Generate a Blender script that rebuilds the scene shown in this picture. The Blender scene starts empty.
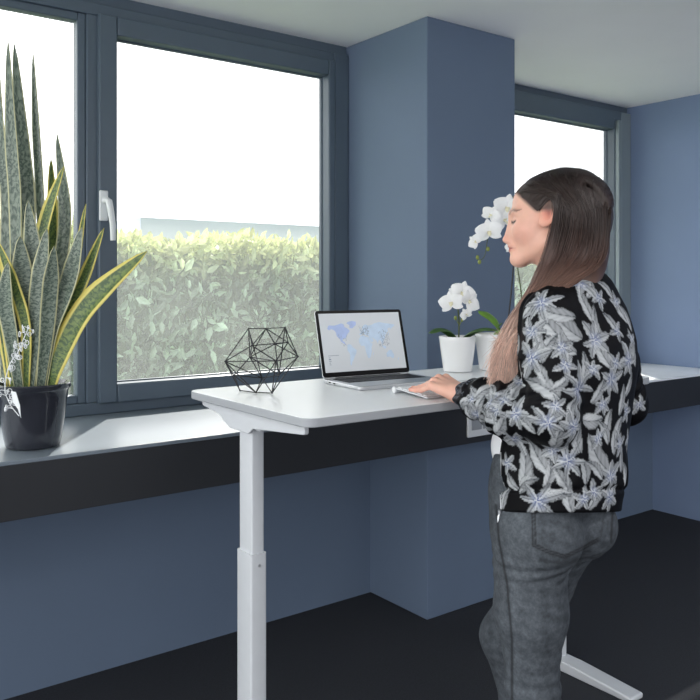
import bpy, math, random
import numpy as np
from mathutils import Vector, Matrix
from mathutils.bvhtree import BVHTree

random.seed(7); RNG = np.random.default_rng(7)
SC = bpy.context.scene
COL = SC.collection

# ------------------------------------------------------------------ camera / survey of the room
FPX, CX, HY, HC = 810.0, 350.0, 282.0, 1.36
ALPHA = math.atan2(1427-350, FPX)
FW = np.array([math.cos(ALPHA), math.sin(ALPHA), 0.0])      # viewing direction (level)
RT = np.array([math.sin(ALPHA), -math.cos(ALPHA), 0.0])     # to the right of it
UP = np.array([0.0, 0.0, 1.0])

def P(u, v, t):
    """Surveyed point: photo position u, v at distance t along the viewing direction."""
    return FW*t + RT*((u-CX)/FPX*t) + UP*(HC + (HY-v)/FPX*t)

def PZ(u, v, z):
    t = (z-HC)*FPX/(HY-v)
    return P(u, v, t)

cam_d = bpy.data.cameras.new('camera'); cam = bpy.data.objects.new('camera', cam_d); COL.objects.link(cam)
cam.location = (0, 0, HC)
cam.rotation_euler = Vector(FW).to_track_quat('-Z', 'Y').to_euler()
cam_d.sensor_width = 36; cam_d.lens = FPX/700*36; cam_d.shift_y = -(350-HY)/700
cam_d.clip_start = 0.05; cam_d.clip_end = 300
SC.camera = cam

# ------------------------------------------------------------------ materials
def s2l(c):
    return tuple(((x/255.0)/12.92 if x/255.0 <= 0.04045 else ((x/255.0+0.055)/1.055)**2.4) for x in c)

def mat(name, rgb, rough=0.5, metal=0.0, var=0.06, scale=12.0, bump=0.0, bscale=None, spec=0.5, coat=0.0, sheen=0.0, trans=0.0, attr=None, emit=0.0):
    m = bpy.data.materials.new(name); m.use_nodes = True
    nt = m.node_tree; N = nt.nodes; L = nt.links
    b = N['Principled BSDF']
    b.inputs['Roughness'].default_value = rough; b.inputs['Metallic'].default_value = metal
    b.inputs['Specular IOR Level'].default_value = spec
    b.inputs['Coat Weight'].default_value = coat
    b.inputs['Coat Roughness'].default_value = 0.08
    b.inputs['Sheen Weight'].default_value = sheen
    tc = N.new('ShaderNodeTexCoord')
    nz = N.new('ShaderNodeTexNoise'); nz.inputs['Scale'].default_value = scale; nz.inputs['Detail'].default_value = 5
    L.new(tc.outputs['Object'], nz.inputs['Vector'])
    mr = N.new('ShaderNodeMapRange'); mr.inputs['From Min'].default_value = 0.3; mr.inputs['From Max'].default_value = 0.7
    mr.inputs['To Min'].default_value = 1-var; mr.inputs['To Max'].default_value = 1+var
    L.new(nz.outputs['Fac'], mr.inputs['Value'])
    vm = N.new('ShaderNodeVectorMath'); vm.operation = 'SCALE'
    if attr:
        at = N.new('ShaderNodeAttribute'); at.attribute_name = attr
        L.new(at.outputs['Color'], vm.inputs[0])
    else:
        vm.inputs[0].default_value = s2l(rgb)
    L.new(mr.outputs['Result'], vm.inputs['Scale'])
    L.new(vm.outputs['Vector'], b.inputs['Base Color'])
    if emit:
        L.new(vm.outputs['Vector'], b.inputs['Emission Color']); b.inputs['Emission Strength'].default_value = emit
    if bump:
        bz = N.new('ShaderNodeTexNoise'); bz.inputs['Scale'].default_value = bscale or scale*6; bz.inputs['Detail'].default_value = 6
        L.new(tc.outputs['Object'], bz.inputs['Vector'])
        bp = N.new('ShaderNodeBump'); bp.inputs['Strength'].default_value = bump; bp.inputs['Distance'].default_value = 0.004
        L.new(bz.outputs['Fac'], bp.inputs['Height']); L.new(bp.outputs['Normal'], b.inputs['Normal'])
    if trans:                                                   # thin translucent petals and leaves
        tr = N.new('ShaderNodeBsdfTranslucent'); L.new(vm.outputs['Vector'], tr.inputs['Color'])
        mx = N.new('ShaderNodeMixShader'); mx.inputs['Fac'].default_value = trans
        L.new(b.outputs['BSDF'], mx.inputs[1]); L.new(tr.outputs['BSDF'], mx.inputs[2])
        L.new(mx.outputs['Shader'], N['Material Output'].inputs['Surface'])
    return m

def glass_mat(name):
    m = bpy.data.materials.new(name); m.use_nodes = True
    nt = m.node_tree; N = nt.nodes; L = nt.links
    N.remove(N['Principled BSDF'])
    t = N.new('ShaderNodeBsdfTransparent'); t.inputs['Color'].default_value = (0.985, 0.985, 0.985, 1)
    g = N.new('ShaderNodeBsdfGlossy'); g.inputs['Roughness'].default_value = 0.02
    lw = N.new('ShaderNodeLayerWeight'); lw.inputs['Blend'].default_value = 0.5
    pw = N.new('ShaderNodeMath'); pw.operation = 'POWER'; pw.inputs[1].default_value = 5.0; L.new(lw.outputs['Facing'], pw.inputs[0])
    fr = N.new('ShaderNodeMath'); fr.operation = 'MULTIPLY_ADD'; fr.inputs[1].default_value = 0.7; fr.inputs[2].default_value = 0.02; L.new(pw.outputs[0], fr.inputs[0])
    mx = N.new('ShaderNodeMixShader')
    L.new(fr.outputs[0], mx.inputs['Fac']); L.new(t.outputs['BSDF'], mx.inputs[1]); L.new(g.outputs['BSDF'], mx.inputs[2])
    d = N.new('ShaderNodeBsdfTranslucent'); d.inputs['Color'].default_value = (0.9, 0.95, 0.95, 1)     # faint white film mixed in as painted glare haze
    tc = N.new('ShaderNodeTexCoord'); nz = N.new('ShaderNodeTexNoise'); nz.inputs['Scale'].default_value = 3
    L.new(tc.outputs['Object'], nz.inputs['Vector'])
    mr = N.new('ShaderNodeMapRange'); mr.inputs['To Min'].default_value = 0.04; mr.inputs['To Max'].default_value = 0.085
    L.new(nz.outputs['Fac'], mr.inputs['Value'])
    m2 = N.new('ShaderNodeMixShader'); L.new(mr.outputs['Result'], m2.inputs['Fac'])
    L.new(mx.outputs['Shader'], m2.inputs[1]); L.new(d.outputs['BSDF'], m2.inputs[2])
    L.new(m2.outputs['Shader'], N['Material Output'].inputs['Surface'])
    return m

# ------------------------------------------------------------------ objects
def tag(o, label=None, cat=None, group=None, kind=None):
    if label: o['label'] = label
    if cat: o['category'] = cat
    if group: o['group'] = group
    if kind: o['kind'] = kind
    return o

def link(o, parent=None):
    COL.objects.link(o)
    if parent is not None:
        o.parent = parent
        o.location = -Vector(parent_world(parent))
    return o

def parent_world(p):
    v = Vector(p.location)
    while p.parent is not None:
        p = p.parent; v = v + Vector(p.location)
    return v

def empty(name, loc, label=None, cat=None, group=None, kind=None):
    o = bpy.data.objects.new(name, None); COL.objects.link(o); o.location = loc; o.empty_display_size = 0.05
    return tag(o, label, cat, group, kind)

def np_mesh(name, V, faces, m, parent=None, smooth=True, colors=None, uv=None, mats=None, midx=None):
    """V in world coordinates; children are shifted so they stay put under their parent."""
    me = bpy.data.meshes.new(name)
    V = np.asarray(V, dtype=np.float32)
    if isinstance(faces, np.ndarray):
        nf, k = faces.shape
        me.vertices.add(len(V)); me.vertices.foreach_set('co', V.ravel())
        me.loops.add(nf*k); me.loops.foreach_set('vertex_index', faces.ravel().astype(np.int32))
        me.polygons.add(nf); me.polygons.foreach_set('loop_start', (np.arange(nf)*k).astype(np.int32))
        me.update(calc_edges=True)
    else:
        me.from_pydata([tuple(v) for v in V], [], [tuple(f) for f in faces]); me.update()
    me.validate()
    for mm in (mats or [m]): me.materials.append(mm)
    if midx is not None: me.polygons.foreach_set('material_index', np.asarray(midx, np.int32))
    me.polygons.foreach_set('use_smooth', np.full(len(me.polygons), bool(smooth)))
    if colors is not None:
        a = me.color_attributes.new('col', 'FLOAT_COLOR', 'POINT')
        c = np.ones((len(V), 4), np.float32); c[:, :3] = colors
        a.data.foreach_set('color', c.ravel())
    if uv is not None:
        ul = me.uv_layers.new(name='uv')
        li = np.zeros(len(me.loops), np.int32); me.loops.foreach_get('vertex_index', li)
        ul.data.foreach_set('uv', np.asarray(uv, np.float32)[li].ravel())
    o = bpy.data.objects.new(name, me)
    if parent is None:                       # origin at the foot of the thing
        c = V.mean(0); c = np.array([c[0], c[1], V[:, 2].min()])
        me.transform(Matrix.Translation(-Vector(c))); COL.objects.link(o); o.location = c
    else:
        link(o, parent)
    return o

class MB:
    """Collects shapes (world coordinates) for ONE mesh."""
    def __init__(s): s.v = []; s.f = []
    def add(s, V, F):
        n = len(s.v); s.v += [tuple(map(float, p)) for p in V]; s.f += [tuple(i+n for i in f) for f in F]; return s
    def hexa(s, p8):
        return s.add(p8, [(3,2,1,0),(4,5,6,7),(0,1,5,4),(1,2,6,5),(2,3,7,6),(3,0,4,7)])
    def box(s, x0, x1, y0, y1, z0, z1, M=None):
        p = [(x0,y0,z0),(x1,y0,z0),(x1,y1,z0),(x0,y1,z0),(x0,y0,z1),(x1,y0,z1),(x1,y1,z1),(x0,y1,z1)]
        if M is not None: p = [tuple(M @ Vector(q)) for q in p]
        return s.hexa(p)
    def prism(s, poly, axis, a0, a1, M=None):
        """poly of 2-D points extruded along axis ('x','y','z') from a0 to a1."""
        def mk(p, a):
            q = {'x': (a, p[0], p[1]), 'y': (p[0], a, p[1]), 'z': (p[0], p[1], a)}[axis]
            return tuple(M @ Vector(q)) if M is not None else q
        n = len(poly); V = [mk(p, a0) for p in poly]+[mk(p, a1) for p in poly]
        F = [tuple(range(n))[::-1], tuple(range(n, 2*n))]+[(i, (i+1) % n, n+(i+1) % n, n+i) for i in range(n)]
        return s.add(V, F)
    def tube(s, pts, r, n=8, cap=True):
        pts = [np.array(p, float) for p in pts]; m = len(pts)
        rr = [r]*m if np.isscalar(r) else list(r)
        T = []
        for i in range(m):
            t = pts[min(i+1, m-1)]-pts[max(i-1, 0)]; T.append(t/(np.linalg.norm(t)+1e-9))
        a = np.array([0, 0, 1.0]) if abs(T[0][2]) < 0.9 else np.array([1.0, 0, 0])
        u = np.cross(T[0], a); u /= np.linalg.norm(u); V = []
        for i in range(m):
            u = u-T[i]*np.dot(u, T[i]); u /= np.linalg.norm(u)+1e-9; w = np.cross(T[i], u)
            for k in range(n):
                an = 2*math.pi*k/n; V.append(pts[i]+rr[i]*(math.cos(an)*u+math.sin(an)*w))
        F = [(i*n+k, i*n+(k+1) % n, (i+1)*n+(k+1) % n, (i+1)*n+k) for i in range(m-1) for k in range(n)]
        if cap: F += [tuple(range(n))[::-1], tuple((m-1)*n+k for k in range(n))]
        return s.add(V, F)
    def lathe(s, prof, c, n=40, cap0=True, cap1=False):
        V = []; m = len(prof)
        for r, z in prof:
            for k in range(n):
                an = 2*math.pi*k/n; V.append((c[0]+r*math.cos(an), c[1]+r*math.sin(an), c[2]+z))
        F = [(i*n+k, i*n+(k+1) % n, (i+1)*n+(k+1) % n, (i+1)*n+k) for i in range(m-1) for k in range(n)]
        if cap0: F.append(tuple(range(n))[::-1])
        if cap1: F.append(tuple((m-1)*n+k for k in range(n)))
        return s.add(V, F)
    def ball(s, c, r, n=12, m=8):
        r = (r, r, r) if np.isscalar(r) else r
        V = [(c[0]+r[0]*math.sin(math.pi*i/m)*math.cos(2*math.pi*k/n), c[1]+r[1]*math.sin(math.pi*i/m)*math.sin(2*math.pi*k/n), c[2]-r[2]*math.cos(math.pi*i/m)) for i in range(1, m) for k in range(n)]
        F = [(i*n+k, i*n+(k+1) % n, (i+1)*n+(k+1) % n, (i+1)*n+k) for i in range(m-2) for k in range(n)]
        V += [(c[0], c[1], c[2]-r[2]), (c[0], c[1], c[2]+r[2])]; b = len(V)-2
        F += [(b, (k+1) % n, k) for k in range(n)]+[(b+1, (m-2)*n+k, (m-2)*n+(k+1) % n) for k in range(n)]
        return s.add(V, F)
    def build(s, name, m, parent=None, smooth=False, bevel=0.0, seg=2, angle=35):
        o = np_mesh(name, np.array(s.v), s.f, m, parent, smooth=smooth or bevel > 0)
        if bevel:
            b = o.modifiers.new('bevel', 'BEVEL'); b.width = bevel; b.segments = seg; b.limit_method = 'ANGLE'; b.angle_limit = math.radians(30)
            b.harden_normals = False
        if (smooth or bevel):
            try: o.data.set_sharp_from_angle(angle=math.radians(angle))
            except Exception: pass
        return o

def rrect(x0, x1, y0, y1, r, n=6):
    pts = []
    for cx, cy, a0 in ((x1-r, y0+r, -90), (x1-r, y1-r, 0), (x0+r, y1-r, 90), (x0+r, y0+r, 180)):
        for i in range(n+1):
            a = math.radians(a0+90*i/n); pts.append((cx+r*math.cos(a), cy+r*math.sin(a)))
    return pts

def catmull(pts, n):
    """(k,d) control points -> (n,d) smooth curve."""
    pts = np.asarray(pts, float); k = len(pts)
    Q = np.vstack([2*pts[0]-pts[1], pts, 2*pts[-1]-pts[-2]])
    s = np.linspace(0, k-1-1e-6, n); i = s.astype(int); f = (s-i)[:, None]
    p0, p1, p2, p3 = Q[i], Q[i+1], Q[i+2], Q[i+3]
    return 0.5*((2*p1)+(-p0+p2)*f+(2*p0-5*p1+4*p2-p3)*f**2+(-p0+3*p1-3*p2+p3)*f**3)

# ------------------------------------------------------------------ palette
M = {}
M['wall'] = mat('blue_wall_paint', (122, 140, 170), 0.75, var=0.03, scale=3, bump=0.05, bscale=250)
M['wall_shaded'] = mat('blue_wall_paint_shaded', (100, 116, 138), 0.75, var=0.03, scale=3, bump=0.05, bscale=250)  # same wall paint, darkened to put the backlit shade into its colour
M['ceiling'] = mat('white_ceiling_paint', (240, 241, 242), 0.9, var=0.01, scale=4)
M['carpet'] = mat('dark_carpet', (38, 41, 48), 0.95, var=0.25, scale=160, bump=0.6, bscale=500)
M['frame'] = mat('anthracite_window_frame', (84, 97, 110), 0.38, var=0.03, scale=5, spec=0.5)
M['frame_lit'] = mat('sunlit_window_cover', (128, 140, 146), 0.4, var=0.03, scale=5)  # frame colour lightened to paint in the daylight on the second window
M['apron'] = mat('near_black_ledge_front', (36, 38, 43), 0.6, var=0.04, scale=4)
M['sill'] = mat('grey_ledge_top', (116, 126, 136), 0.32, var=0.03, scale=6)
M['white'] = mat('white_lacquer', (232, 234, 236), 0.35, var=0.01, scale=5)
M['white_metal'] = mat('white_powder_coat', (204, 207, 211), 0.42, var=0.02, scale=30)
M['desk_top'] = mat('white_desk_laminate', (244, 246, 248), 0.3, var=0.01, scale=4)
M['desk_edge'] = mat('white_desk_edge_band', (160, 163, 168), 0.5, var=0.01, scale=4)
M['glass'] = glass_mat('window_glass')
M['black'] = mat('black_wire', (30, 31, 34), 0.45, var=0.05, scale=30)
M['silver'] = mat('brushed_aluminium', (205, 207, 210), 0.38, metal=0.75, var=0.02, scale=40)
M['pale_alu'] = mat('pale_aluminium', (214, 217, 221), 0.4, metal=0.15, var=0.02, scale=40)
M['bezel'] = mat('black_glass_bezel', (10, 11, 13), 0.25, var=0.02, scale=10, spec=0.12)
M['key_dark'] = mat('dark_keys', (38, 39, 43), 0.5, var=0.04, scale=60)
M['key_white'] = mat('white_keys', (240, 241, 242), 0.45, var=0.01, scale=30)
# ------------------------------------------------------------------ the room
XR, YWALL, YWIN = 4.36, 2.785, 2.95          # right wall, wall under the windows, window plane
ZS, YS, ZAP = 0.87, 2.33, 0.705              # ledge top, ledge front, underside of its front
XP0, XP1, YP = 2.205, 2.727, 2.416           # pillar between the windows
ZC = 2.43                                    # ceiling
XL, YB = -0.55, -2.2
tag(MB().box(-3.0, 6.0, -3.5, YWALL+0.4, -0.1, 0.0).build('floor', M['carpet']), kind='structure')
tag(MB().box(-0.9, 6.0, -0.6, YWIN+0.25, ZC, ZC+0.1).build('ceiling', M['ceiling']), kind='structure')
tag(MB().box(XR, XR+0.12, -1.2, YWIN+0.08, 0, ZC).build('wall_right', M['wall']), kind='structure')
tag(MB().box(XL, XR, YWALL, YWALL+0.3, 0, ZS-0.04).build('wall_back', M['wall_shaded']), kind='structure')
tag(MB().box(XP0, XP1, YP, YWIN+0.072, 0, ZC).build('wall_pillar', M['wall_shaded'], bevel=0.004), kind='structure')

# ledge under the windows: grey top board and near-black front
lg = empty('trim_1', (XL, YS, ZAP), kind='structure')
b = MB()
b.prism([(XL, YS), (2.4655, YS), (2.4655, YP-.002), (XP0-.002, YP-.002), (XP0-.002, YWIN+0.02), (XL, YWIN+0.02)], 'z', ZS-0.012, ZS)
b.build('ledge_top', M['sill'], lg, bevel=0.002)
MB().prism([(2.4665, YS), (XR-0.002, YS), (XR-0.002, YWIN+0.02), (XP1+.002, YWIN+0.02), (XP1+.002, YP-.002), (2.4665, YP-.002)], 'z', ZS-0.012, ZS).build('ledge_top', M['desk_top'], lg, bevel=0.002)  # right section whitened, the sun on the ledge put into its colour
MB().box(XL, XR-0.002, YS+0.001, YS+0.03, ZAP, ZS-0.012).box(XL, XR-0.002, YS+0.03, YP-0.004, ZAP, ZAP+0.02).build('ledge_front', M['apron'], lg, bevel=0.0015)

# windows (anthracite profiles, real panes)
def ring(mb, x0, x1, z0, z1, w, y0, y1, wb=None, wt=None, wl=None, wr=None):
    wb = w if wb is None else wb; wt = w if wt is None else wt; wl = w if wl is None else wl; wr = w if wr is None else wr
    mb.box(x0, x0+wl, y0, y1, z0, z1); mb.box(x1-wr, x1, y0, y1, z0, z1)
    mb.box(x0+wl, x1-wr, y0, y1, z0, z0+wb); mb.box(x0+wl, x1-wr, y0, y1, z1-wt, z1)
ZW1 = 2.39
def window(name, x0, x1, lights, kinds):
    root = empty(name, ((x0+x1)/2, YWIN, ZS), kind='structure')
    f = MB(); ring(f, x0, x1, ZS, ZW1, 0.045, YWIN, YWIN+0.07)
    xs = [l[1] for l in lights[:-1]]
    for i in range(len(lights)-1): f.box(lights[i][1], lights[i+1][0], YWIN+0.002, YWIN+0.07, ZS+0.045, ZW1-0.045)
    fr = f.build('window_frame', M['frame'], root, bevel=0.004)
    for (a, c), k in zip(lights, kinds):
        g0 = MB()
        if k == 'sash':
            wr = 0.034 if name == 'window_1' else 0.070
            s = MB(); ring(s, a-0.006, c+0.006, ZS+0.04, ZW1-0.04, 0.07, YWIN-0.018, YWIN+0.066, wr=wr)
            so = s.build('sash', M['frame'], root, bevel=0.006)
            ir = c+0.006-wr
            bead = MB(); ring(bead, a+0.063, ir+0.001, ZS+0.109, ZW1-0.109, 0.006, YWIN+0.036, YWIN+0.056)
            bead.build('glazing_bead', M['frame'], so, bevel=0.003)
            g0.box(a+0.06, ir+0.004, YWIN+0.057, YWIN+0.061, ZS+0.1, ZW1-0.1).build('pane', M['glass'], so)
            yield_sash.append(so)
        else:
            bead = MB(); ring(bead, a, c, ZS+0.045, ZW1-0.045, 0.03, YWIN+0.01, YWIN+0.06)
            bead.build('glazing_bead', M['frame'], root, bevel=0.004)
            g0.box(a+0.02, c-0.02, YWIN+0.03, YWIN+0.034, ZS+0.06, ZW1-0.06).build('pane', M['glass'], root)
    return root
yield_sash = []
w1 = window('window_1', XL, XP0-0.003, [(XL+0.045, 1.012), (1.058, 2.118)], ['fixed', 'sash'])
w2 = window('window_2', XP1+0.003, XR-0.003, [(XP1+0.05, XR-0.1)], ['sash'])
# extra cover profiles seen at the right of each window
MB().box(2.126, XP0-0.004, YWIN-0.012, YWIN+0.02, ZS+0.002, ZW1-0.002).build('cover_profile', M['frame'], w1, bevel=0.004)
MB().box(4.262, XR-0.004, YWIN-0.02, YWIN+0.02, ZS+0.002, ZW1-0.002).box(4.2, 4.226, YWIN-0.045, YWIN-0.018, ZS+0.05, ZW1-0.06).build('cover_profile', M['frame_lit'], w2, bevel=0.004)
MB().box(XP1+0.006, 4.262, YWIN-0.018, YWIN+0.02, ZW1-0.05, ZW1-0.002).build('cover_profile', M['frame'], w2, bevel=0.004)
MB().box(XL, XP0, YWIN+0.01, YWIN+0.08, ZW1, ZC).box(XP1, XR, YWIN+0.01, YWIN+0.08, ZW1, ZC).build('lintel', M['frame'], w1)
# handle on the left sash stile
so = yield_sash[0]
h = MB(); h.box(1.050, 1.083, YWIN-0.030, YWIN-0.018, 1.585, 1.697)
hp = h.build('handle_plate', M['white'], so, bevel=0.005, seg=3)
h = MB(); h.tube([(1.067, YWIN-0.028, 1.66), (1.067, YWIN-0.055, 1.66), (1.070, YWIN-0.068, 1.655), (1.076, YWIN-0.07, 1.62), (1.085, YWIN-0.066, 1.57), (1.087, YWIN-0.064, 1.512)], [0.011, 0.011, 0.012, 0.0115, 0.0105, 0.0095], 12)
h.build('handle', M['white'], so, smooth=True)

# ------------------------------------------------------------------ outdoors
M['lawn'] = mat('pale_grass', (150, 165, 130), 0.95, var=0.2, scale=6)
M['added_eave'] = mat('added_eave_render', (225, 226, 228), 0.8, var=0.02, scale=3)
tag(MB().box(-25, 45, YWIN+0.3, 60, -0.35, -0.2).build('lawn', M['lawn']), kind='structure')
tag(MB().box(-6, 12, YWIN+0.3, 4.05, 2.66, 2.8).build('sun_block_eave', M['added_eave']), kind='structure')  # added overhang, sized so the sun stops at the ledge
M['leaf_h'] = mat('laurel_leaves', (255, 255, 255), 0.45, var=0.08, scale=20, attr='col', trans=0.35)
M['hedge_core'] = mat('hedge_shade', (122, 136, 112), 0.95, var=0.25, scale=8, bump=0.5)
hd = empty('hedge', (5, 6.1, -0.2), 'long clipped green laurel hedge outside behind the window panes', 'hedge')
MB().box(-1.0, 11.0, 6.1, 6.6, -0.2, 1.6).build('inner_growth', M['hedge_core'], hd)
def hedge_leaves(n):
    r = RNG; X = r.uniform(-1, 11, n); top = r.random(n) < 0.2
    Z = np.where(top, 1.62+r.normal(0, 0.05, n), 1.70-np.abs(r.random(n))*1.75)
    bulge = 0.07*np.sin(X*2.3+1)+0.05*np.sin(X*5.1)+0.05*np.sin(Z*6+X*3)
    Y = np.where(top, r.uniform(6.0, 6.6, n), 6.02-bulge+r.normal(0, 0.05, n))
    Z = Z+0.03*np.sin(X*4.0)+0.02*np.sin(X*11)
    C = np.stack([X, Y, Z], 1)
    d = np.stack([r.normal(0, 0.6, n), -0.35+r.normal(0, 0.45, n), 0.55+r.normal(0, 0.7, n)], 1); d /= np.linalg.norm(d, axis=1)[:, None]
    nn = np.stack([r.normal(0, 0.5, n), -1+r.normal(0, 0.4, n), 0.5+r.normal(0, 0.5, n)], 1)
    sd = np.cross(d, nn); sd /= np.linalg.norm(sd, axis=1)[:, None]+1e-9; nn = np.cross(sd, d)
    l = r.uniform(0.07, 0.13, n)[:, None]; w = l*r.uniform(0.17, 0.23, n)[:, None]
    V = np.stack([C, C+d*l*.35+sd*w+nn*w*.25, C+d*l*.35-sd*w+nn*w*.25, C+d*l*.7+sd*w*.75+nn*w*.2, C+d*l*.7-sd*w*.75+nn*w*.2, C+d*l-nn*l*.08, C+d*l*.35, C+d*l*.7-nn*l*.02], 1)
    F0 = np.array([[0, 6, 1, 1], [0, 2, 6, 6], [1, 6, 7, 3], [6, 2, 4, 7], [3, 7, 5, 5], [7, 4, 5, 5]])
    tri = np.array([[0, 6, 1], [0, 2, 6], [1, 6, 7], [1, 7, 3], [6, 2, 4], [6, 4, 7], [3, 7, 5], [7, 4, 5]])
    F = (np.arange(n)[:, None, None]*8+tri[None]).reshape(-1, 3)
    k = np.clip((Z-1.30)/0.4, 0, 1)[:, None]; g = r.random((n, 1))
    lo = np.array(s2l((172, 194, 172)))*(0.22+1.5*g*g); hi = np.array(s2l((208, 214, 150)))*(0.55+0.65*g)  # tops painted yellower and brighter for backlight, leaves paled for window glare
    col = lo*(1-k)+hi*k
    return V.reshape(-1, 3), F, np.repeat(col, 8, 0)
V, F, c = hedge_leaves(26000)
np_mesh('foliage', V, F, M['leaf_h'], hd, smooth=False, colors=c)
M['far_wall'] = mat('pale_render', (182, 182, 198), 0.8, var=0.04, scale=0.6)
M['far_roof'] = mat('grey_flat_roof', (180, 188, 202), 0.8, var=0.04, scale=0.6)
M['far_win'] = mat('far_glazing', (214, 222, 232), 0.3, var=0.03, scale=1)
far = empty('flat_roofed_building', (12, 20, -0.2), 'long low pale building with grey flat roof edge beyond the hedge', 'building')
MB().box(1.5, 40, 20, 26, -0.2, 2.5).build('wall', M['far_wall'], far)
MB().box(8.1, 40, 19.6, 26.4, 2.45, 3.0).build('roof', M['far_roof'], far)
for x in (9.0, 13.2, 17.4): MB().box(x, x+2.2, 19.97, 20.02, 1.7, 2.38).build('window', M['far_win'], far)
# ------------------------------------------------------------------ standing desk
ZD = 1.05; DX0, DX1, DY0, DY1 = 1.022, 2.385, 1.52, 2.135
dk = empty('standing_desk', ((DX0+DX1)/2, (DY0+DY1)/2, 0), 'white height-adjustable desk with rounded corner in front of the window ledge', 'desk')
top = MB().prism(rrect(DX0, DX1, DY0, DY1, 0.035, 8), 'z', ZD-0.022, ZD)
o = top.build('tabletop', M['desk_top'], dk, bevel=0.0025)
o.data.materials.append(M['desk_edge'])
for p in o.data.polygons:
    if abs(p.normal.z) < 0.5: p.material_index = 1
for xb, sg in ((1.084, -1), (DX1-0.062, 1)):
    # wing shaped side plate under the top, channel behind it, telescopic leg and foot
    zt = ZD-0.0222; y0, y1, yc = DY0+0.055, DY1-0.035, 1.872
    pr = [(y0+0.006, zt), (y0, zt-0.006), (y0, zt-0.022)]
    for i in range(7):
        s = i/6; pr.append((y0+0.004+(yc-0.06-y0)*s, zt-0.026-0.020*s))
    for i in range(1, 7):
        s = i/6; pr.append((yc-0.06+0.03*s, zt-0.046-0.016*(0.5-0.5*math.cos(math.pi*s))))
    for i in range(1, 9):
        s = i/8; pr.append((yc+0.05+0.10*s, zt-0.062+0.034*(0.5-0.5*math.cos(math.pi*s))))
    for i in range(1, 7):
        s = i/6; pr.append((yc+0.15+(y1-yc-0.16)*s, zt-0.028+0.008*s))
    pr += [(y1, zt-0.016), (y1, zt-0.006), (y1-0.006, zt)]
    xa = sorted((xb+sg*0.020, xb+sg*0.032))
    MB().prism(pr[::-1], 'x', xa[0], xa[1]).build('side_bracket', M['white_metal'], dk, bevel=0.002, seg=2)
    MB().box(xb-0.0195, xb+0.0195, 1.80, 2.0, zt-0.052, zt).build('top_channel', M['white_metal'], dk, bevel=0.002)
    lx0, lx1, ly0, ly1 = xb-0.019, xb+0.019, 1.842, 1.909
    MB().prism(rrect(lx0, lx1, ly0, ly1, 0.005, 3), 'z', 0.52, ZD-0.079).build('leg', M['white_metal'], dk, smooth=True)
    lo = MB().prism(rrect(lx0-0.005, lx1+0.005, ly0-0.005, ly1+0.005, 0.006, 3), 'z', 0.035, 0.648).build('lower_column', M['white_metal'], dk, smooth=True)
    MB().tube([(xb, ly0-0.0045, 0.618), (xb, ly0-0.0075, 0.618)], 0.004, 12).build('screw', M['silver'], lo)
    ft = MB().prism([(1.54, 0.0), (2.14, 0.0), (2.14, 0.018), (1.95, 0.035), (1.78, 0.035), (1.54, 0.018)], 'x', xb-0.035, xb+0.035)
    ft.build('foot', M['white_metal'], dk, bevel=0.005)
MB().box(1.1045, DX1-0.083, 1.85, 1.90, ZD-0.062, ZD-0.0225).build('cross_beam', M['white_metal'], dk, bevel=0.003)

# ------------------------------------------------------------------ wall socket on the ledge front
ws = empty('wall_socket', (1.62, YS, 0.8), 'white double power socket on the dark ledge front below the desk', 'power socket')
pa, pb = P(466.5, 425, 2.95), P(490, 437, 2.95)
r0 = FW+RT*((466.5-CX)/FPX); sx0 = r0[0]*YS/r0[1]; t0 = YS/r0[1]
sz0 = HC-(437.5-HY)/FPX*t0
sk = MB().box(sx0, sx0+0.155, YS-0.012, YS+0.0005, sz0, sz0+0.12).build('socket_plate', M['white'], ws, bevel=0.003)
for k in (0, 1):
    MB().box(sx0+0.016+0.066*k, sx0+0.073+0.066*k, YS-0.0155, YS-0.0118, sz0+0.028, sz0+0.092).build('socket_insert', M['desk_edge'], ws, bevel=0.002)

# ------------------------------------------------------------------ laptop
BL, FL, BR = PZ(322.6, 383.2, ZD), PZ(366.6, 392.2, ZD), PZ(408.5, 376.8, ZD)
ex = BR-BL; ex[2] = 0; W = 0.325; ex /= np.linalg.norm(ex)
ey = np.array([-ex[1], ex[0], 0]); D = 0.212
lt = empty('laptop', BL+ex*W/2-ey*D/2, 'open silver laptop showing a pale blue world map on its screen', 'laptop')
ZB = ZD+0.013
Ml = Matrix((( ex[0], ey[0], 0, BL[0]), (ex[1], ey[1], 0, BL[1]), (0, 0, 1, ZD+0.0005), (0, 0, 0, 1)))
bs = MB().prism(rrect(0, W, -D, 0, 0.012, 6), 'z', 0.0, 0.0125, Ml).build('base', M['silver'], lt, bevel=0.004, seg=3)
kb = MB()
for rj in range(6):
    n = 14; kw = (W-0.05)/n
    for ci in range(n):
        if rj == 5 and 4 <= ci <= 8:
            if ci > 4: continue
            kb.box(0.025+ci*kw, 0.025+(ci+5)*kw-0.003, -0.118, -0.105, 0.0126, 0.0138, Ml); continue
        y = -0.030-rj*0.0152
        kb.box(0.025+ci*kw, 0.025+(ci+1)*kw-0.003, y-0.0125, y, 0.0126, 0.0138, Ml)
MB().box(0.020, W-0.020, -0.123, -0.026, 0.01255, 0.0128, Ml).build('keyboard_well', M['bezel'], bs)
kb.build('keys', M['key_dark'], bs)
MB().prism(rrect(W/2-0.055, W/2+0.055, -0.204, -0.13, 0.004), 'z', 0.0124, 0.0127, Ml).build('trackpad', M['silver'], bs)
MB().box(W*0.13, W*0.87, -0.010, -0.003, 0.0125, 0.0145, Ml).build('hinge', M['key_dark'], bs, bevel=0.001)
sp = MB()
for k, y in enumerate((-0.045, -0.072)): sp.box(-0.0006, 0.0006, y-0.006, y+0.006, 0.0045, 0.0078, Ml)
sp.build('port', M['bezel'], bs)
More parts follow.
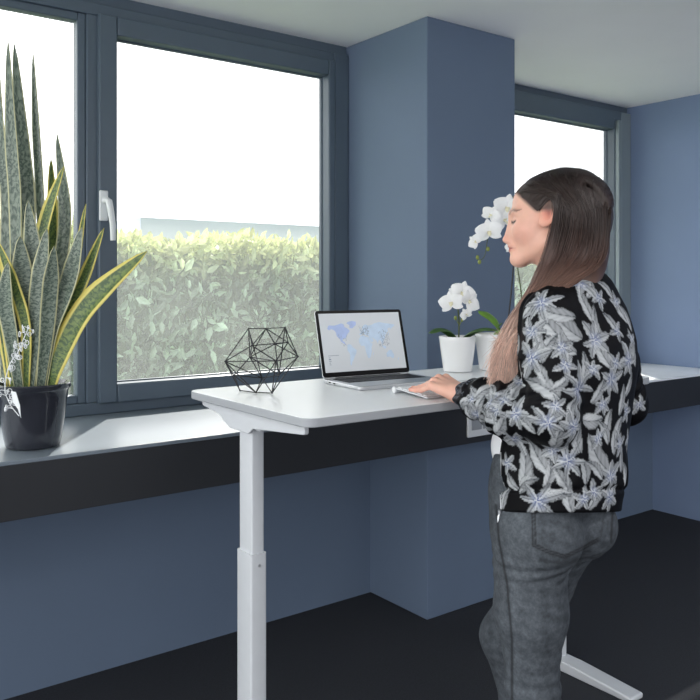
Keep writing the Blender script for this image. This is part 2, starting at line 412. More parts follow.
# lid leans back; local frame: u across, v up the lid, n towards the user
lean = math.radians(15); LH = 0.214
vy, vz = math.sin(lean), math.cos(lean)
o0 = BL+np.array([0, 0, 0.013])-ey*0.004
ev = ey*vy+UP*vz; en = -(ey*vz)+UP*vy
Md = Matrix(((ex[0], ev[0], en[0], o0[0]), (ex[1], ev[1], en[1], o0[1]), (ex[2], ev[2], en[2], o0[2]), (0, 0, 0, 1)))
lid = MB().prism(rrect(0, W, 0.0, LH, 0.010, 6), 'z', -0.0045, 0.0, Md).build('lid', M['silver'], lt, bevel=0.001)
MB().prism(rrect(0.0004, W-0.0004, 0.003, LH-0.0004, 0.0095, 6), 'z', 0.0, 0.0009, Md).build('bezel', M['bezel'], lid)
M['screen'] = mat('lit_screen_grey', (190, 194, 198), 0.3, var=0.02, scale=6, spec=0.1, emit=0.32)
M['map_a'] = mat('map_violet_blue', (150, 166, 202), 0.3, var=0.08, scale=40, emit=0.36)
M['map_b'] = mat('map_pale_blue', (170, 187, 206), 0.3, var=0.08, scale=40, emit=0.36)
M['map_d'] = mat('map_grey_marks', (112, 124, 140), 0.3, var=0.1, scale=90, emit=0.15)
SX0, SX1, SY0, SY1 = 0.011, W-0.011, 0.018, LH-0.010
sc_ = MB().box(SX0, SX1, SY0, SY1, 0.0009, 0.0013, Md).build('screen', M['screen'], lid)
def lonlat(lo, la):
    a = (lo+170)/350; c = (la+58)/135
    return SX0+(SX1-SX0)*(0.07+0.86*a), SY0+(SY1-SY0)*(0.07+0.76*c)
NA = [(-165,62),(-156,71),(-128,70),(-110,73),(-95,76),(-82,73),(-80,65),(-66,60),(-56,52),(-66,45),(-70,42),(-76,35),(-81,31),(-80,26),(-84,30),(-97,27),(-97,20),(-90,21),(-88,16),(-83,10),(-78,8),(-84,8.5),(-94,15),(-105,20),(-110,28),(-117,33),(-124,40),(-124,48),(-132,56),(-145,60),(-158,56)]
GL = [(-55,61),(-42,60),(-22,70),(-20,80),(-40,83),(-60,80),(-68,76),(-54,70)]
SA = [(-78,8),(-72,12),(-60,10),(-50,1),(-35,-7),(-39,-17),(-48,-26),(-57,-37),(-65,-43),(-69,-54),(-75,-50),(-72,-32),(-70,-18),(-80,-6)]
AF = [(-17,14),(-16,24),(-6,35),(10,37),(22,32),(33,31),(38,20),(43,11),(51,11),(42,-1),(40,-14),(34,-24),(27,-34),(18,-34),(12,-18),(9,0),(8,5),(-8,5)]
EU = [(-10,37),(-9,43),(-2,44),(-4,48),(4,52),(9,56),(6,60),(14,67),(26,71),(40,67),(60,69),(72,73),(100,77),(125,73),(160,70),(178,67),(170,61),(160,58),(156,52),(150,59),(136,54),(140,48),(130,43),(127,36),(122,39),(121,31),(117,23),(109,20),(106,10),(100,9),(103,1),(98,9),(95,17),(89,22),(80,15),(78,8),(72,20),(62,25),(56,27),(49,30),(58,21),(52,16),(44,13),(36,27),(35,35),(27,37),(23,38),(16,40),(12,45),(7,43),(0,39)]
AU = [(114,-22),(122,-17),(131,-12),(136,-13),(142,-11),(147,-20),(153,-27),(150,-37),(141,-38),(134,-33),(124,-33),(115,-34)]
UK = [(-5,50),(1,52),(-3,59),(-6,56)]; JP = [(131,32),(140,36),(143,43),(140,42),(135,35)]; ID = [(96,5),(104,-5),(114,-8),(118,0),(110,1)]; MG = [(44,-24),(50,-15),(47,-25)]; NZ = [(168,-46),(174,-37),(177,-39)]
for nm, mt_, shapes in (('map_continent', M['map_a'], [NA, GL]), ('map_continent', M['map_b'], [SA]), ('map_continent', M['map_b'], [EU, AF, UK, JP, MG]), ('map_continent', M['map_b'], [AU, ID, NZ])):
    b = MB()
    for s_ in shapes: b.prism([lonlat(*q) for q in s_], 'z', 0.0013, 0.0015, Md)
    b.build(nm, mt_, lid)
b = MB()                                            # fine grey border lines and the small legend at the lower left
def stroke(pts, w=0.0006):
    for (x0, y0), (x1, y1) in zip(pts[:-1], pts[1:]):
        d = np.array([x1-x0, y1-y0]); n = np.array([-d[1], d[0]]); n = n/(np.linalg.norm(n)+1e-9)*w/2
        b.prism([(x0-n[0], y0-n[1]), (x1-n[0], y1-n[1]), (x1+n[0], y1+n[1]), (x0+n[0], y0+n[1])], 'z', 0.0015, 0.0016, Md)
rr = random.Random(3)
for k in range(46):
    lo, la = rr.uniform(-8, 40), rr.uniform(38, 62)
    stroke([lonlat(lo+dx*6, la+dy*6) for dx, dy in [(rr.uniform(-1, 1), rr.uniform(-1, 1)) for _ in range(3)]])
b.build('border_lines', M['map_d'], lid); b = MB()
for k in range(40):
    lo, la = rr.uniform(88, 135), rr.uniform(0, 52)
    stroke([lonlat(lo+dx*7, la+dy*7) for dx, dy in [(rr.uniform(-1, 1), rr.uniform(-1, 1)) for _ in range(3)]])
b.build('border_lines', M['map_d'], lid); b = MB()
for k in range(14):
    lo, la = rr.uniform(-112, -76), rr.uniform(6, 40)
    stroke([lonlat(lo+dx*5, la+dy*5) for dx, dy in [(rr.uniform(-1, 1), rr.uniform(-1, 1)) for _ in range(3)]])
b.build('border_lines', M['map_d'], lid); b = MB()
stroke([(SX0+0.016, SY0+0.052), (SX0+0.055, SY0+0.0525)], 0.0012)
for k in range(5): stroke([(SX0+0.017, SY0+0.046-0.0055*k), (SX0+0.022+0.009*rr.random(), SY0+0.046-0.0055*k)], 0.003 if k == 1 else 0.0016)
b.build('legend', M['map_d'], lid)

# ------------------------------------------------------------------ wireless keyboard under her hand
KX, KY, KW, KD = 1.448, 1.586, 0.285, 0.155
kr = math.radians(-3)
Mk = Matrix.Translation((KX, KY, ZD)) @ Matrix.Rotation(kr, 4, 'Z')
wk = empty('wireless_keyboard', (KX+KW/2, KY+KD/2, ZD), 'slim white and silver keyboard under the woman\'s hand', 'keyboard')
prf = [(0, 0.0015), (0, 0.006), (KD-0.012, 0.0165), (KD-0.012, 0.0125)]
body = MB().prism(prf[::-1], 'x', 0, KW, Mk).build('body', M['pale_alu'], wk, bevel=0.001)
t_ = MB(); t_.tube([Mk @ Vector((0, KD-0.009, 0.0095)), Mk @ Vector((KW, KD-0.009, 0.0095))], 0.0092, 18).build('battery_tube', M['pale_alu'], wk, smooth=True)
MB().tube([Mk @ Vector((-0.0006, KD-0.009, 0.0095)), Mk @ Vector((0.0001, KD-0.009, 0.0095))], 0.0075, 18).build('end_cap', M['white'], wk)
k_ = MB()
for rj in range(6):
    for ci in range(14):
        if rj == 0 and 4 <= ci <= 8 and ci > 4: continue
        y0 = 0.008+rj*0.0216; y1 = y0+0.0185; wd = 5 if (rj == 0 and ci == 4) else 1
        x0 = 0.006+ci*(KW-0.012)/14; x1 = x0+(KW-0.012)/14*wd-0.0025
        zf = lambda y: 0.006+(0.0165-0.006)*y/(KD-0.012)
        p = [(x0, y0, zf(y0)), (x1, y0, zf(y0)), (x1, y1, zf(y1)), (x0, y1, zf(y1)), (x0, y0, zf(y0)+.002), (x1, y0, zf(y0)+.002), (x1, y1, zf(y1)+.002), (x0, y1, zf(y1)+.002)]
        k_.hexa([tuple(Mk @ Vector(q)) for q in p])
k_.build('keys', M['key_white'], wk)

# ------------------------------------------------------------------ wire polyhedron ornament
gc = P(262, 360.5, 2.20)
verts = {}
def gv(u, v, dt): return P(u, v, 2.26+dt)
# front ring / back ring points read off the photo: top edge, waist, foot
A = [gv(248.5, 328.5, .03), gv(266, 328.5, .07), gv(285, 327.5, .0), gv(252, 345.5, -.08), gv(288, 342.5, -.03),
     gv(225, 361.5, .0), gv(250, 357, .085), gv(276, 361, -.105), gv(298, 356.5, .01), gv(275, 344, .09), gv(234, 375.5, .05),
     gv(240, 391.5, -.0), gv(256, 392.5, -.055), gv(272, 393.5, -.03), gv(262, 378, .10), gv(279, 375, .06)]
# rest the lowest ring on the table
for i in (11, 12, 13): A[i] = PZ(*((240, 390.5), (256, 392.5), (272, 393))[i-11], ZD+0.0028)
E = [(0,1),(1,2),(0,3),(1,3),(1,4),(2,4),(3,4),(3,7),(4,7),(0,5),(3,5),(5,7),(7,8),(4,8),(2,8),(2,9),(9,1),(0,6),(6,9),(6,1),(9,8),(5,10),(10,6),(5,11),(3,12) if False else (5,12),(7,12),(7,13),(8,13),(11,12),(12,13),(10,11),(10,14),(14,6),(14,15),(15,8),(15,9),(15,13),(14,11) if False else (14,12),(14,13),(6,15),(10,12),(0,4) if False else (3,6),(4,9),(6,7),(7,15),(5,14),(0,14),(2,15)]
b = MB()
for i, j in E: b.tube([A[i], A[j]], 0.0016, 6)
for a in A: b.ball(a, 0.0026, 8, 6)
o = b.build('geometric_wire_ornament', M['black'], None, smooth=True)
tag(o, 'black wire polyhedron ornament standing on the white desk beside the laptop', 'ornament')
# ------------------------------------------------------------------ snake plant in its dark pot, on the ledge
M['pot_dark'] = mat('glossy_anthracite_ceramic', (44, 46, 54), 0.14, var=0.03, scale=5, coat=0.5)
M['soil'] = mat('dark_soil', (40, 34, 30), 0.95, var=0.4, scale=90, bump=0.8, bscale=200)
pc = PZ(33, 446, ZS); pc[2] = ZS+0.0006
tP = float(pc @ FW)
sp = empty('potted_snake_plant', pc, 'tall variegated snake plant in glossy dark pot on the window ledge', 'potted plant')
rt_, rb_, hp_ = 0.107, 0.078, 0.190
prof = [(rb_-0.012, 0.0), (rb_-0.003, 0.002), (rb_, 0.008)]+[(rb_+(rt_-0.006-rb_)*(i/8)**0.85, 0.008+(hp_-0.03)*i/8) for i in range(1, 9)]+[(rt_-0.003, hp_-0.018), (rt_, hp_-0.014), (rt_+0.001, hp_-0.004), (rt_-0.002, hp_), (rt_-0.008, hp_), (rt_-0.011, hp_-0.006), (rt_-0.014, hp_-0.05), (rt_-0.03, hp_-0.06)]
MB().lathe(prof, pc, 64, cap0=True, cap1=True).build('pot', M['pot_dark'], sp, smooth=True)
MB().lathe([(rt_-0.013, -0.004), (rt_-0.03, 0.002), (0.03, 0.006)], pc+UP*(hp_-0.024), 32, cap0=True, cap1=True).build('soil', M['soil'], sp, smooth=True)

def leaf_mat(name, mid, dark, edge, trans=0.2, e0=0.33):
    m = bpy.data.materials.new(name); m.use_nodes = True
    nt = m.node_tree; N = nt.nodes; L = nt.links; b = N['Principled BSDF']; b.inputs['Roughness'].default_value = 0.35
    uv = N.new('ShaderNodeUVMap'); uv.uv_map = 'uv'
    sp_ = N.new('ShaderNodeSeparateXYZ'); L.new(uv.outputs['UV'], sp_.inputs[0])
    # wavy cross bands
    mp = N.new('ShaderNodeMapping'); mp.inputs['Scale'].default_value = (3.0, 34, 1); L.new(uv.outputs['UV'], mp.inputs['Vector'])
    nz = N.new('ShaderNodeTexNoise'); nz.inputs['Scale'].default_value = 1.6; nz.inputs['Detail'].default_value = 3; nz.inputs['Distortion'].default_value = 0.6
    L.new(mp.outputs['Vector'], nz.inputs['Vector'])
    r1 = N.new('ShaderNodeValToRGB'); r1.color_ramp.elements[0].position = 0.42; r1.color_ramp.elements[1].position = 0.58
    r1.color_ramp.elements[0].color = (*s2l(dark), 1); r1.color_ramp.elements[1].color = (*s2l(mid), 1)
    L.new(nz.outputs['Fac'], r1.inputs['Fac'])
    # pale margin along both edges
    a = N.new('ShaderNodeMath'); a.operation = 'SUBTRACT'; a.inputs[1].default_value = 0.5; L.new(sp_.outputs['X'], a.inputs[0])
    ab = N.new('ShaderNodeMath'); ab.operation = 'ABSOLUTE'; L.new(a.outputs[0], ab.inputs[0])
    r2 = N.new('ShaderNodeMapRange'); r2.inputs['From Min'].default_value = e0; r2.inputs['From Max'].default_value = e0+0.04; L.new(ab.outputs[0], r2.inputs['Value'])
    mx = N.new('ShaderNodeMix'); mx.data_type = 'RGBA'; L.new(r2.outputs['Result'], mx.inputs['Factor'])
    L.new(r1.outputs['Color'], mx.inputs['A']); mx.inputs['B'].default_value = (*s2l(edge), 1)
    L.new(mx.outputs['Result'], b.inputs['Base Color'])
    tr = N.new('ShaderNodeBsdfTranslucent'); L.new(mx.outputs['Result'], tr.inputs['Color'])
    ms = N.new('ShaderNodeMixShader'); ms.inputs['Fac'].default_value = trans
    L.new(b.outputs['BSDF'], ms.inputs[1]); L.new(tr.outputs['BSDF'], ms.inputs[2]); L.new(ms.outputs['Shader'], N['Material Output'].inputs['Surface'])
    return m
M['snake'] = leaf_mat('snake_plant_leaf', (140, 152, 138), (84, 100, 90), (214, 212, 168), 0.22, 0.41)
M['snake_y'] = leaf_mat('snake_plant_leaf_yellowish', (132, 152, 88), (84, 108, 72), (240, 226, 128), 0.30, 0.31)

def blade(name, pts, wid, facing, m, parent, twist=0.0, n=26, k=7, cup=0.25, prof=None, thick=0.0):
    c = catmull(pts, n); s = np.linspace(0, 1, n)
    if prof is None: w = wid*np.clip(np.minimum(0.55+0.9*s, 1.0), 0, 1)*np.clip((1-s)/0.26, 0, 1)**0.6
    else: w = wid*prof(s)
    V = []; U = []
    for i in range(n):
        t = c[min(i+1, n-1)]-c[max(i-1, 0)]; t /= np.linalg.norm(t)
        f = np.array(facing, float); f = f-t*(f @ t); f /= np.linalg.norm(f); sd = np.cross(t, f)
        a = twist*s[i]; sd, f = sd*math.cos(a)+f*math.sin(a), f*math.cos(a)-sd*math.sin(a)
        for j in range(k):
            x = 2*j/(k-1)-1
            V.append(c[i]+sd*(w[i]*0.5*x)+f*(cup*w[i]*0.5*(x*x))); U.append((j/(k-1), s[i]))
    F = np.array([(i*k+j, i*k+j+1, (i+1)*k+j+1, (i+1)*k+j) for i in range(n-1) for j in range(k-1)])
    o = np_mesh(name, V, F, m, parent, smooth=True, uv=U)
    if thick:
        q = o.modifiers.new('thickness', 'SOLIDIFY'); q.thickness = thick; q.offset = 0
    return o
# (base u, tip u, tip v, depth offset of tip, mid u, mid v, width px, twist, yellowish)
def L_(bu, pts, wpx, tw, yel, dt):
    b0 = P(bu, 392, tP+dt*0.25)
    pp = [b0]+[P(u, v, tP+dt*(0.35+0.65*(i+1)/len(pts))) for i, (u, v) in enumerate(pts)]
    blade('leaf', pp, 1.18*wpx*tP/FPX, -FW+RT*random.uniform(-.3, .3), M['snake_y'] if yel else M['snake'], sp, twist=tw*.6, thick=0.002)
L_(6,  [(4, 320), (8, 200), (1, 150), (-3, 50)], 13, 0.3, 0, .05)
L_(17, [(17, 300), (16, 200), (12, 140), (8, 40)], 13, 0.2, 0, .00)
L_(27, [(30, 300), (28, 200), (22, 140), (14, 42)], 13, -0.3, 0, .07)
L_(35, [(44, 300), (41, 200), (37, 130), (33, 52)], 10, 0.5, 0, .10)
L_(41, [(54, 300), (66, 220), (57, 133)], 14, 0.9, 0, .08)
L_(33, [(52, 260), (51, 158)], 10, -0.4, 1, .13)
L_(30, [(32, 300), (45, 225), (64, 166)], 14, 0.5, 1, -.02)
L_(37, [(38, 320), (34, 260), (28, 200)], 15, -0.2, 0, -.05)
L_(44, [(56, 320), (76, 265), (86, 204)], 12, 0.9, 1, .03)
L_(46, [(62, 330), (84, 280), (104, 228)], 12, 0.8, 1, -.03)
L_(49, [(58, 362), (88, 306), (147, 251)], 21, 0.35, 1, -.06)
L_(42, [(52, 330), (70, 280), (82, 227)], 17, 0.3, 0, -.06)
L_(30, [(36, 320), (40, 280), (47, 228)], 15, 0.2, 0, -.08)
L_(22, [(20, 320), (22, 280), (20, 236)], 17, -0.3, 0, -.07)
L_(12, [(2, 320), (-6, 270), (2, 218)], 13, -0.7, 1, .04)
L_(14, [(8, 330), (0, 285), (-14, 236)], 12, -0.5, 1, -.04)
L_(26, [(26, 330), (14, 285), (-3, 240)], 11, 0.4, 1, -.09)
L_(40, [(46, 340), (50, 290), (54, 246)], 13, -0.5, 0, -.09)
L_(20, [(12, 340), (6, 300), (8, 262)], 14, 0.5, 0, -.10)
L_(50, [(60, 350), (62, 318), (63, 268)], 11, -0.9, 0, .09)

# white blossom sprig hooked over the rim
M['white_bloom'] = mat('white_metal_blossom', (236, 238, 240), 0.4, var=0.03, scale=60)
b = MB(); tt = tP-0.122
stem = [(19, 416), (10, 404), (5, 388), (9, 366), (18, 352), (24, 338), (29, 327)]
cp = catmull([P(u, v, tt+0.012*math.sin(i)) for i, (u, v) in enumerate(stem)], 40)
b.tube(cp, 0.0013, 6)
rs = random.Random(11)
for i in range(4, 40, 2):
    c0 = cp[i]
    for q in range(2):
        a = rs.uniform(0, 6.28); d = RT*math.cos(a)*0.017+UP*math.sin(a)*0.015-FW*rs.uniform(0, .012)
        b.tube(catmull([c0, c0+d*.5+UP*.003, c0+d], 5), 0.0009, 5)
        e = c0+d; n_ = 9; rad = rs.uniform(.005, .009)
        ph = rs.uniform(0, 3)
        b.tube([e+RT*(rad*math.cos(ph)*math.cos(6.28*k/n_))+UP*(rad*math.sin(6.28*k/n_))-FW*(rad*math.sin(ph)*math.cos(6.28*k/n_)) for k in range(n_+1)], 0.0012, 5)
o = b.build('blossom_sprig', M['white_bloom'], None, smooth=True)
tag(o, 'white curly blossom sprig hanging over the rim of the dark plant pot', 'ornament')
tag_pend = MB()
V = [P(11, 391, tt-.004), P(16, 392, tt-.006), P(20, 405, tt-.006), P(21, 418, tt-.004), P(18, 409, tt-.004), P(13, 402, tt-.004)]
M['silver_tag'] = M['white_bloom']
tag_pend.add(V+[v-FW*0.0015 for v in V], [tuple(range(6)), tuple(range(11, 5, -1))]+[(i, 6+i, 6+(i+1) % 6, (i+1) % 6) for i in range(6)])
tag_pend.build('pendant', M['white_bloom'], o)

# ------------------------------------------------------------------ orchids
M['pot_white'] = mat('white_gloss_ceramic', (240, 240, 240), 0.22, var=0.01, scale=5, coat=0.3)
M['bark'] = mat('bark_chips', (70, 55, 42), 0.9, var=0.4, scale=80, bump=0.8)
M['petal'] = mat('white_orchid_petal', (250, 250, 250), 0.5, var=0.02, scale=40, trans=0.25)
M['lip'] = mat('orchid_lip', (226, 220, 190), 0.5, var=0.1, scale=90)
M['orchid_leaf'] = mat('orchid_leaf_green', (62, 96, 48), 0.35, var=0.15, scale=25, trans=0.15)
M['orchid_leaf_bright'] = mat('orchid_leaf_fresh_green', (112, 156, 58), 0.35, var=0.15, scale=25, trans=0.25)
M['stem'] = mat('orchid_stem', (74, 86, 50), 0.5, var=0.1, scale=40)
M['stake'] = mat('dark_stake', (26, 28, 30), 0.5, var=0.1, scale=40)
M['bud'] = mat('orchid_bud', (120, 132, 62), 0.5, var=0.12, scale=60)

def white_pot(c, rt, rb, h, parent):
    pr = [(rb-0.006, 0), (rb, 0.003)]+[(rb+(rt-rb)*i/8, 0.003+(h-0.005)*i/8) for i in range(1, 9)]+[(rt-0.001, h), (rt-0.005, h-0.001), (rt-0.007, h-0.03), (rt-0.02, h-0.034)]
    MB().lathe(pr, c, 56, cap0=True, cap1=True).build('pot', M['pot_white'], parent, smooth=True)
    MB().lathe([(rt-0.0075, 0), (rt-0.025, 0.004), (0.01, 0.006)], c+UP*(h-0.030), 24, cap0=True, cap1=True).build('bark', M['bark'], parent, smooth=True)

def petal_mesh(mb, c, d, nrm, length, width, cup, n=7, k=5, rnd=0.6):
    d = d/np.linalg.norm(d); nrm = nrm-d*(nrm @ d); nrm /= np.linalg.norm(nrm); sd = np.cross(d, nrm)
    V = []
    for i in range(n):
        s = i/(n-1); w = width*0.5*(math.sin(math.pi*min(max(s, 0.02), 0.985)**rnd))**0.6
        for j in range(k):
            x = 2*j/(k-1)-1
            V.append(c+d*(length*s)+sd*(w*x)+nrm*(cup*length*(math.sin(s*2.4)*0.35-0.25*s*s)-0.10*width*x*x))
    mb.add(V, [(i*k+j, i*k+j+1, (i+1)*k+j+1, (i+1)*k+j) for i in range(n-1) for j in range(k-1)])

def flower(c, face, size, roll, parent, part='flower'):
    f = np.array(face, float); f /= np.linalg.norm(f)
    u = UP-f*(UP @ f); u /= np.linalg.norm(u); r = np.cross(u, f)
    def dr(a): a = math.radians(a)+roll; return r*math.cos(a)+u*math.sin(a)
    mb = MB()
    for a in (90, 210, 330): petal_mesh(mb, c-f*0.002, dr(a)+f*0.1, f, size*0.50, size*0.34, 0.25, rnd=0.75)
    for a in (18, 162): petal_mesh(mb, c+f*0.002, dr(a)+f*0.15, f, size*0.54, size*0.62, 0.3, rnd=0.62)
    o = mb.build(part, M['petal'], parent, smooth=True)
    lp = MB(); petal_mesh(lp, c+f*0.004, dr(270)*0.7+f*0.8, u, size*0.22, size*0.16, 0.5)
    lp.ball(c+f*size*0.06, size*0.05, 8, 6); lp.tube([c+f*size*.06+dr(0)*size*.03, c+f*size*.12+dr(20)*size*.08], [size*.03, size*.015], 6); lp.tube([c+f*size*.06+dr(180)*size*.03, c+f*size*.12+dr(160)*size*.08], [size*.03, size*.015], 6)
    lp.build('lip', M['lip'], o, smooth=True)

def broad(name, pts, w, m, parent, facing=(0, 0, 1), cup=-0.35):
    blade(name, pts, w, facing, m, parent, n=18, k=7, cup=cup, prof=lambda s: np.clip(np.sin(np.pi*np.clip(s*0.93+0.05, 0, 1)), 0, 1)**0.55, thick=0.0025)

TO = 2.80
c1 = PZ(457.5, 371.5, ZD); c1[2] = ZD+0.0006; t1 = float(c1 @ FW)
or1 = empty('potted_orchid', c1, 'small white orchid with one low flower cluster in a white pot behind the keyboard', 'potted plant', 'white potted orchids')
h1 = 36.0*t1/FPX*0.98
white_pot(c1, 0.0645, 0.049, h1, or1)
zt = c1+UP*(h1-0.026)
b = MB(); b.tube(catmull([zt+RT*0.004, P(459, 322, t1), P(458, 306, t1-.01), P(460, 296, t1-.02)], 14), 0.0028, 8).build('stem', M['stem'], or1, smooth=True)
for (u, v, dt, rl, sz, fx) in ((451.5, 303, -.035, .2, 22, -.4), (462, 293, -.03, -.3, 22, .1), (469, 301.5, -.03, -.9, 21, .45), (466, 314.5, -.025, .5, 12, .3), (457, 295, -.015, .9, 18, -.2)):
    flower(P(u, v, t1+dt), -FW*1.0+RT*fx+UP*0.05, sz*t1/FPX*1.12, rl, or1)
b = MB(); b.ball(P(455.5, 318, t1-.01), (.006, .006, .008)); b.ball(P(462, 320, t1-.015), (.005, .005, .007)); b.tube([P(455.5, 318, t1-.01), P(458.5, 324, t1)], .0012, 6); b.tube([P(462, 320, t1-.015), P(459, 326, t1)], .0012, 6)
b.build('bud', M['bud'], or1, smooth=True)
broad('leaf', [P(457, 340, t1), P(447, 330, t1-.03), P(437, 328.5, t1-.05), P(429.5, 333, t1-.07)], .052, M['orchid_leaf'], or1)
broad('leaf', [P(460, 340, t1), P(473, 331, t1-.035), P(485, 328, t1-.065), P(498, 330, t1-.085)], .050, M['orchid_leaf'], or1)

c2 = c1+RT*0.135+FW*0.045; c2[2] = ZD+0.0006; t2 = float(c2 @ FW)
u2 = CX+FPX*float(c2 @ RT)/t2
or2 = empty('potted_orchid', c2, 'tall white orchid with arching stem reaching up beside the woman\'s face', 'potted plant', 'white potted orchids')
white_pot(c2, 0.068, 0.052, h1*1.05, or2)
zt = c2+UP*(h1-0.02)
b = MB(); b.tube(catmull([P(506, 335, t2), P(510.5, 300, t2), P(514.5, 250, t2), P(515, 215, t2)], 20), 0.0026, 8).build('stake', M['stake'], or2, smooth=True)
arch = catmull([zt+RT*0.012, P(521, 310, t2-.01), P(516, 252, t2-.02), P(520, 215, t2-.02), P(512, 196, t2-.02), P(500, 205, t2-.03), P(490, 226, t2-.04), P(487, 243, t2-.04), P(484.5, 256, t2-.045), P(479.5, 261, t2-.05)], 60)
MB().tube(arch, [0.0026-0.0014*i/59 for i in range(60)], 8).build('stem', M['stem'], or2, smooth=True)
for (u, v, dt, rl, sz, fx) in ((475.5, 241.5, -.06, .9, 13.5, -.5), (489, 232, -.075, .15, 23, -.1), (491, 215, -.06, -.5, 17, -.4), (504, 220, -.05, .4, 25, .3), (507, 208, -.055, -.2, 25, .0), (511, 247, -.05, .3, 12, .2)):
    flower(P(u, v, t2+dt), -FW+RT*fx-UP*0.1, sz*t2/FPX*1.12, rl, or2)
for (u, v) in ((488, 249), (477.5, 257.5), (479.5, 262)):
    bm = MB(); bm.ball(P(u, v, t2-.05), (.0062, .0062, .0085), 10, 8); bm.build('bud', M['bud'], or2, smooth=True)
broad('leaf', [P(u2-2, 338, t2), P(499, 325, t2-.03), P(490, 315, t2-.05), P(478.5, 311.5, t2-.06)], .055, M['orchid_leaf_bright'], or2, facing=-FW*0.6+UP)
broad('leaf', [P(u2+2, 338, t2), P(510, 325, t2+.02), P(520, 322, t2+.03), P(530, 326, t2+.05)], .05, M['orchid_leaf'], or2)
# ------------------------------------------------------------------ the woman: implicit surfaces meshed as continuous skins
def rcone(p, a, b, ra, rb):
    a = np.asarray(a, np.float32); b = np.asarray(b, np.float32); ab = b-a
    t = np.clip(((p-a) @ ab)/(ab @ ab), 0, 1)
    return np.linalg.norm(p-a-t[:, None]*ab, axis=1)-(ra+(rb-ra)*t)
def ell(p, c, r):
    q = (p-np.asarray(c, np.float32)); r = np.asarray(r, np.float32)
    k0 = np.linalg.norm(q/r, axis=1); k1 = np.linalg.norm(q/(r*r), axis=1)
    return k0*(k0-1)/(k1+1e-9)
def smin(a, b, k):
    h = np.clip(0.5+0.5*(b-a)/k, 0, 1); return b+(a-b)*h-k*h*(1-h)
def smax(a, b, k): return -smin(-a, -b, k)
def chain(p, pts, rs, k=0.01):
    d = None
    for i in range(len(pts)-1):
        e = rcone(p, pts[i], pts[i+1], rs[i], rs[i+1]); d = e if d is None else smin(d, e, k)
    return d
def rest(d, p):
    """sleeves and hands flatten against the desk board instead of sinking into it"""
    b = np.maximum(np.maximum(DY0-.003-p[:, 1], p[:, 2]-(ZD+.0012)), ZD-.027-p[:, 2])
    return np.maximum(d, -b).astype(np.float32)
class Waves:
    def __init__(s, seed, n, f0, f1):
        r = np.random.default_rng(seed); d = r.normal(size=(n, 3)); d /= np.linalg.norm(d, axis=1)[:, None]
        s.k = (d*r.uniform(f0, f1, (n, 1))).astype(np.float32); s.p = r.uniform(0, 6.28, n).astype(np.float32)
    def __call__(s, p): return np.sin(p @ s.k.T+s.p).mean(1)

def nets(f, lo, hi, h):
    lo = np.asarray(lo, float); n = np.ceil((np.asarray(hi)-lo)/h/4).astype(int)*4
    ax = [lo[i]+h*np.arange(n[i]) for i in range(3)]
    ca = [a[1::4]+h*0.5 for a in ax]
    G = np.stack(np.meshgrid(*ca, indexing='ij'), -1).reshape(-1, 3).astype(np.float32)
    C = f(G).reshape([len(c) for c in ca])
    D = C.repeat(4, 0).repeat(4, 1).repeat(4, 2).astype(np.float32)
    idx = np.argwhere(np.abs(D) < 9*h)
    pts = (lo+idx*h).astype(np.float32)
    val = np.concatenate([f(pts[i:i+400000]) for i in range(0, len(pts), 400000)])
    D[idx[:, 0], idx[:, 1], idx[:, 2]] = val
    S = D < 0
    m = np.zeros(np.array(D.shape)-1, np.uint8)
    for dx in (0, 1):
        for dy in (0, 1):
            for dz in (0, 1): m += S[dx:D.shape[0]-1+dx, dy:D.shape[1]-1+dy, dz:D.shape[2]-1+dz]
    act = (m > 0) & (m < 8); ci = np.argwhere(act); vid = -np.ones(act.shape, np.int32); vid[act] = np.arange(len(ci))
    acc = np.zeros((len(ci), 3)); cnt = np.zeros(len(ci))
    def corner(o): return D[ci[:, 0]+o[0], ci[:, 1]+o[1], ci[:, 2]+o[2]]
    for a in range(3):
        for q in ((0, 0), (0, 1), (1, 0), (1, 1)):
            o0 = [0, 0, 0]; oth = [i for i in range(3) if i != a]; o0[oth[0]], o0[oth[1]] = q
            o1 = list(o0); o1[a] = 1; d0 = corner(o0); d1 = corner(o1); x = (d0 < 0) != (d1 < 0)
            t = np.where(x, d0/(d0-d1+1e-12), 0); pt = np.tile(np.array(o0, float), (len(ci), 1)); pt[:, a] += t
            acc += pt*x[:, None]; cnt += x
    V = lo+(ci+acc/cnt[:, None])*h
    Q = []
    for a in range(3):
        b, c = (a+1) % 3, (a+2) % 3
        sl0 = [slice(None)]*3; sl1 = [slice(None)]*3; sl0[a] = slice(0, -1); sl1[a] = slice(1, None)
        s0, s1 = S[tuple(sl0)], S[tuple(sl1)]; e = np.argwhere(s0 != s1)
        e = e[(e[:, b] > 0) & (e[:, c] > 0) & (e[:, b] < D.shape[b]-1) & (e[:, c] < D.shape[c]-1)]
        inside = s0[e[:, 0], e[:, 1], e[:, 2]]
        def cell(db, dc):
            k = e.copy(); k[:, b] -= db; k[:, c] -= dc; return vid[k[:, 0], k[:, 1], k[:, 2]]
        q = np.stack([cell(1, 1), cell(0, 1), cell(0, 0), cell(1, 0)], 1)
        q[~inside] = q[~inside][:, ::-1]; Q.append(q)
    return V, np.concatenate(Q)
def vnormals(V, Q):
    n = np.cross(V[Q[:, 2]]-V[Q[:, 0]], V[Q[:, 3]]-V[Q[:, 1]]); N = np.zeros_like(V)
    for i in range(4): np.add.at(N, Q[:, i], n)
    return N/(np.linalg.norm(N, axis=1)[:, None]+1e-12)
def project(V):
    d = V-np.array([0, 0, HC]); t = d @ FW; return CX+FPX*(d @ RT)/t, HY-FPX*d[:, 2]/t, t
def frame(phi):
    c, s = math.cos(math.radians(phi)), math.sin(math.radians(phi))
    return -RT*c+FW*s, -FW*c-RT*s                       # facing, her left

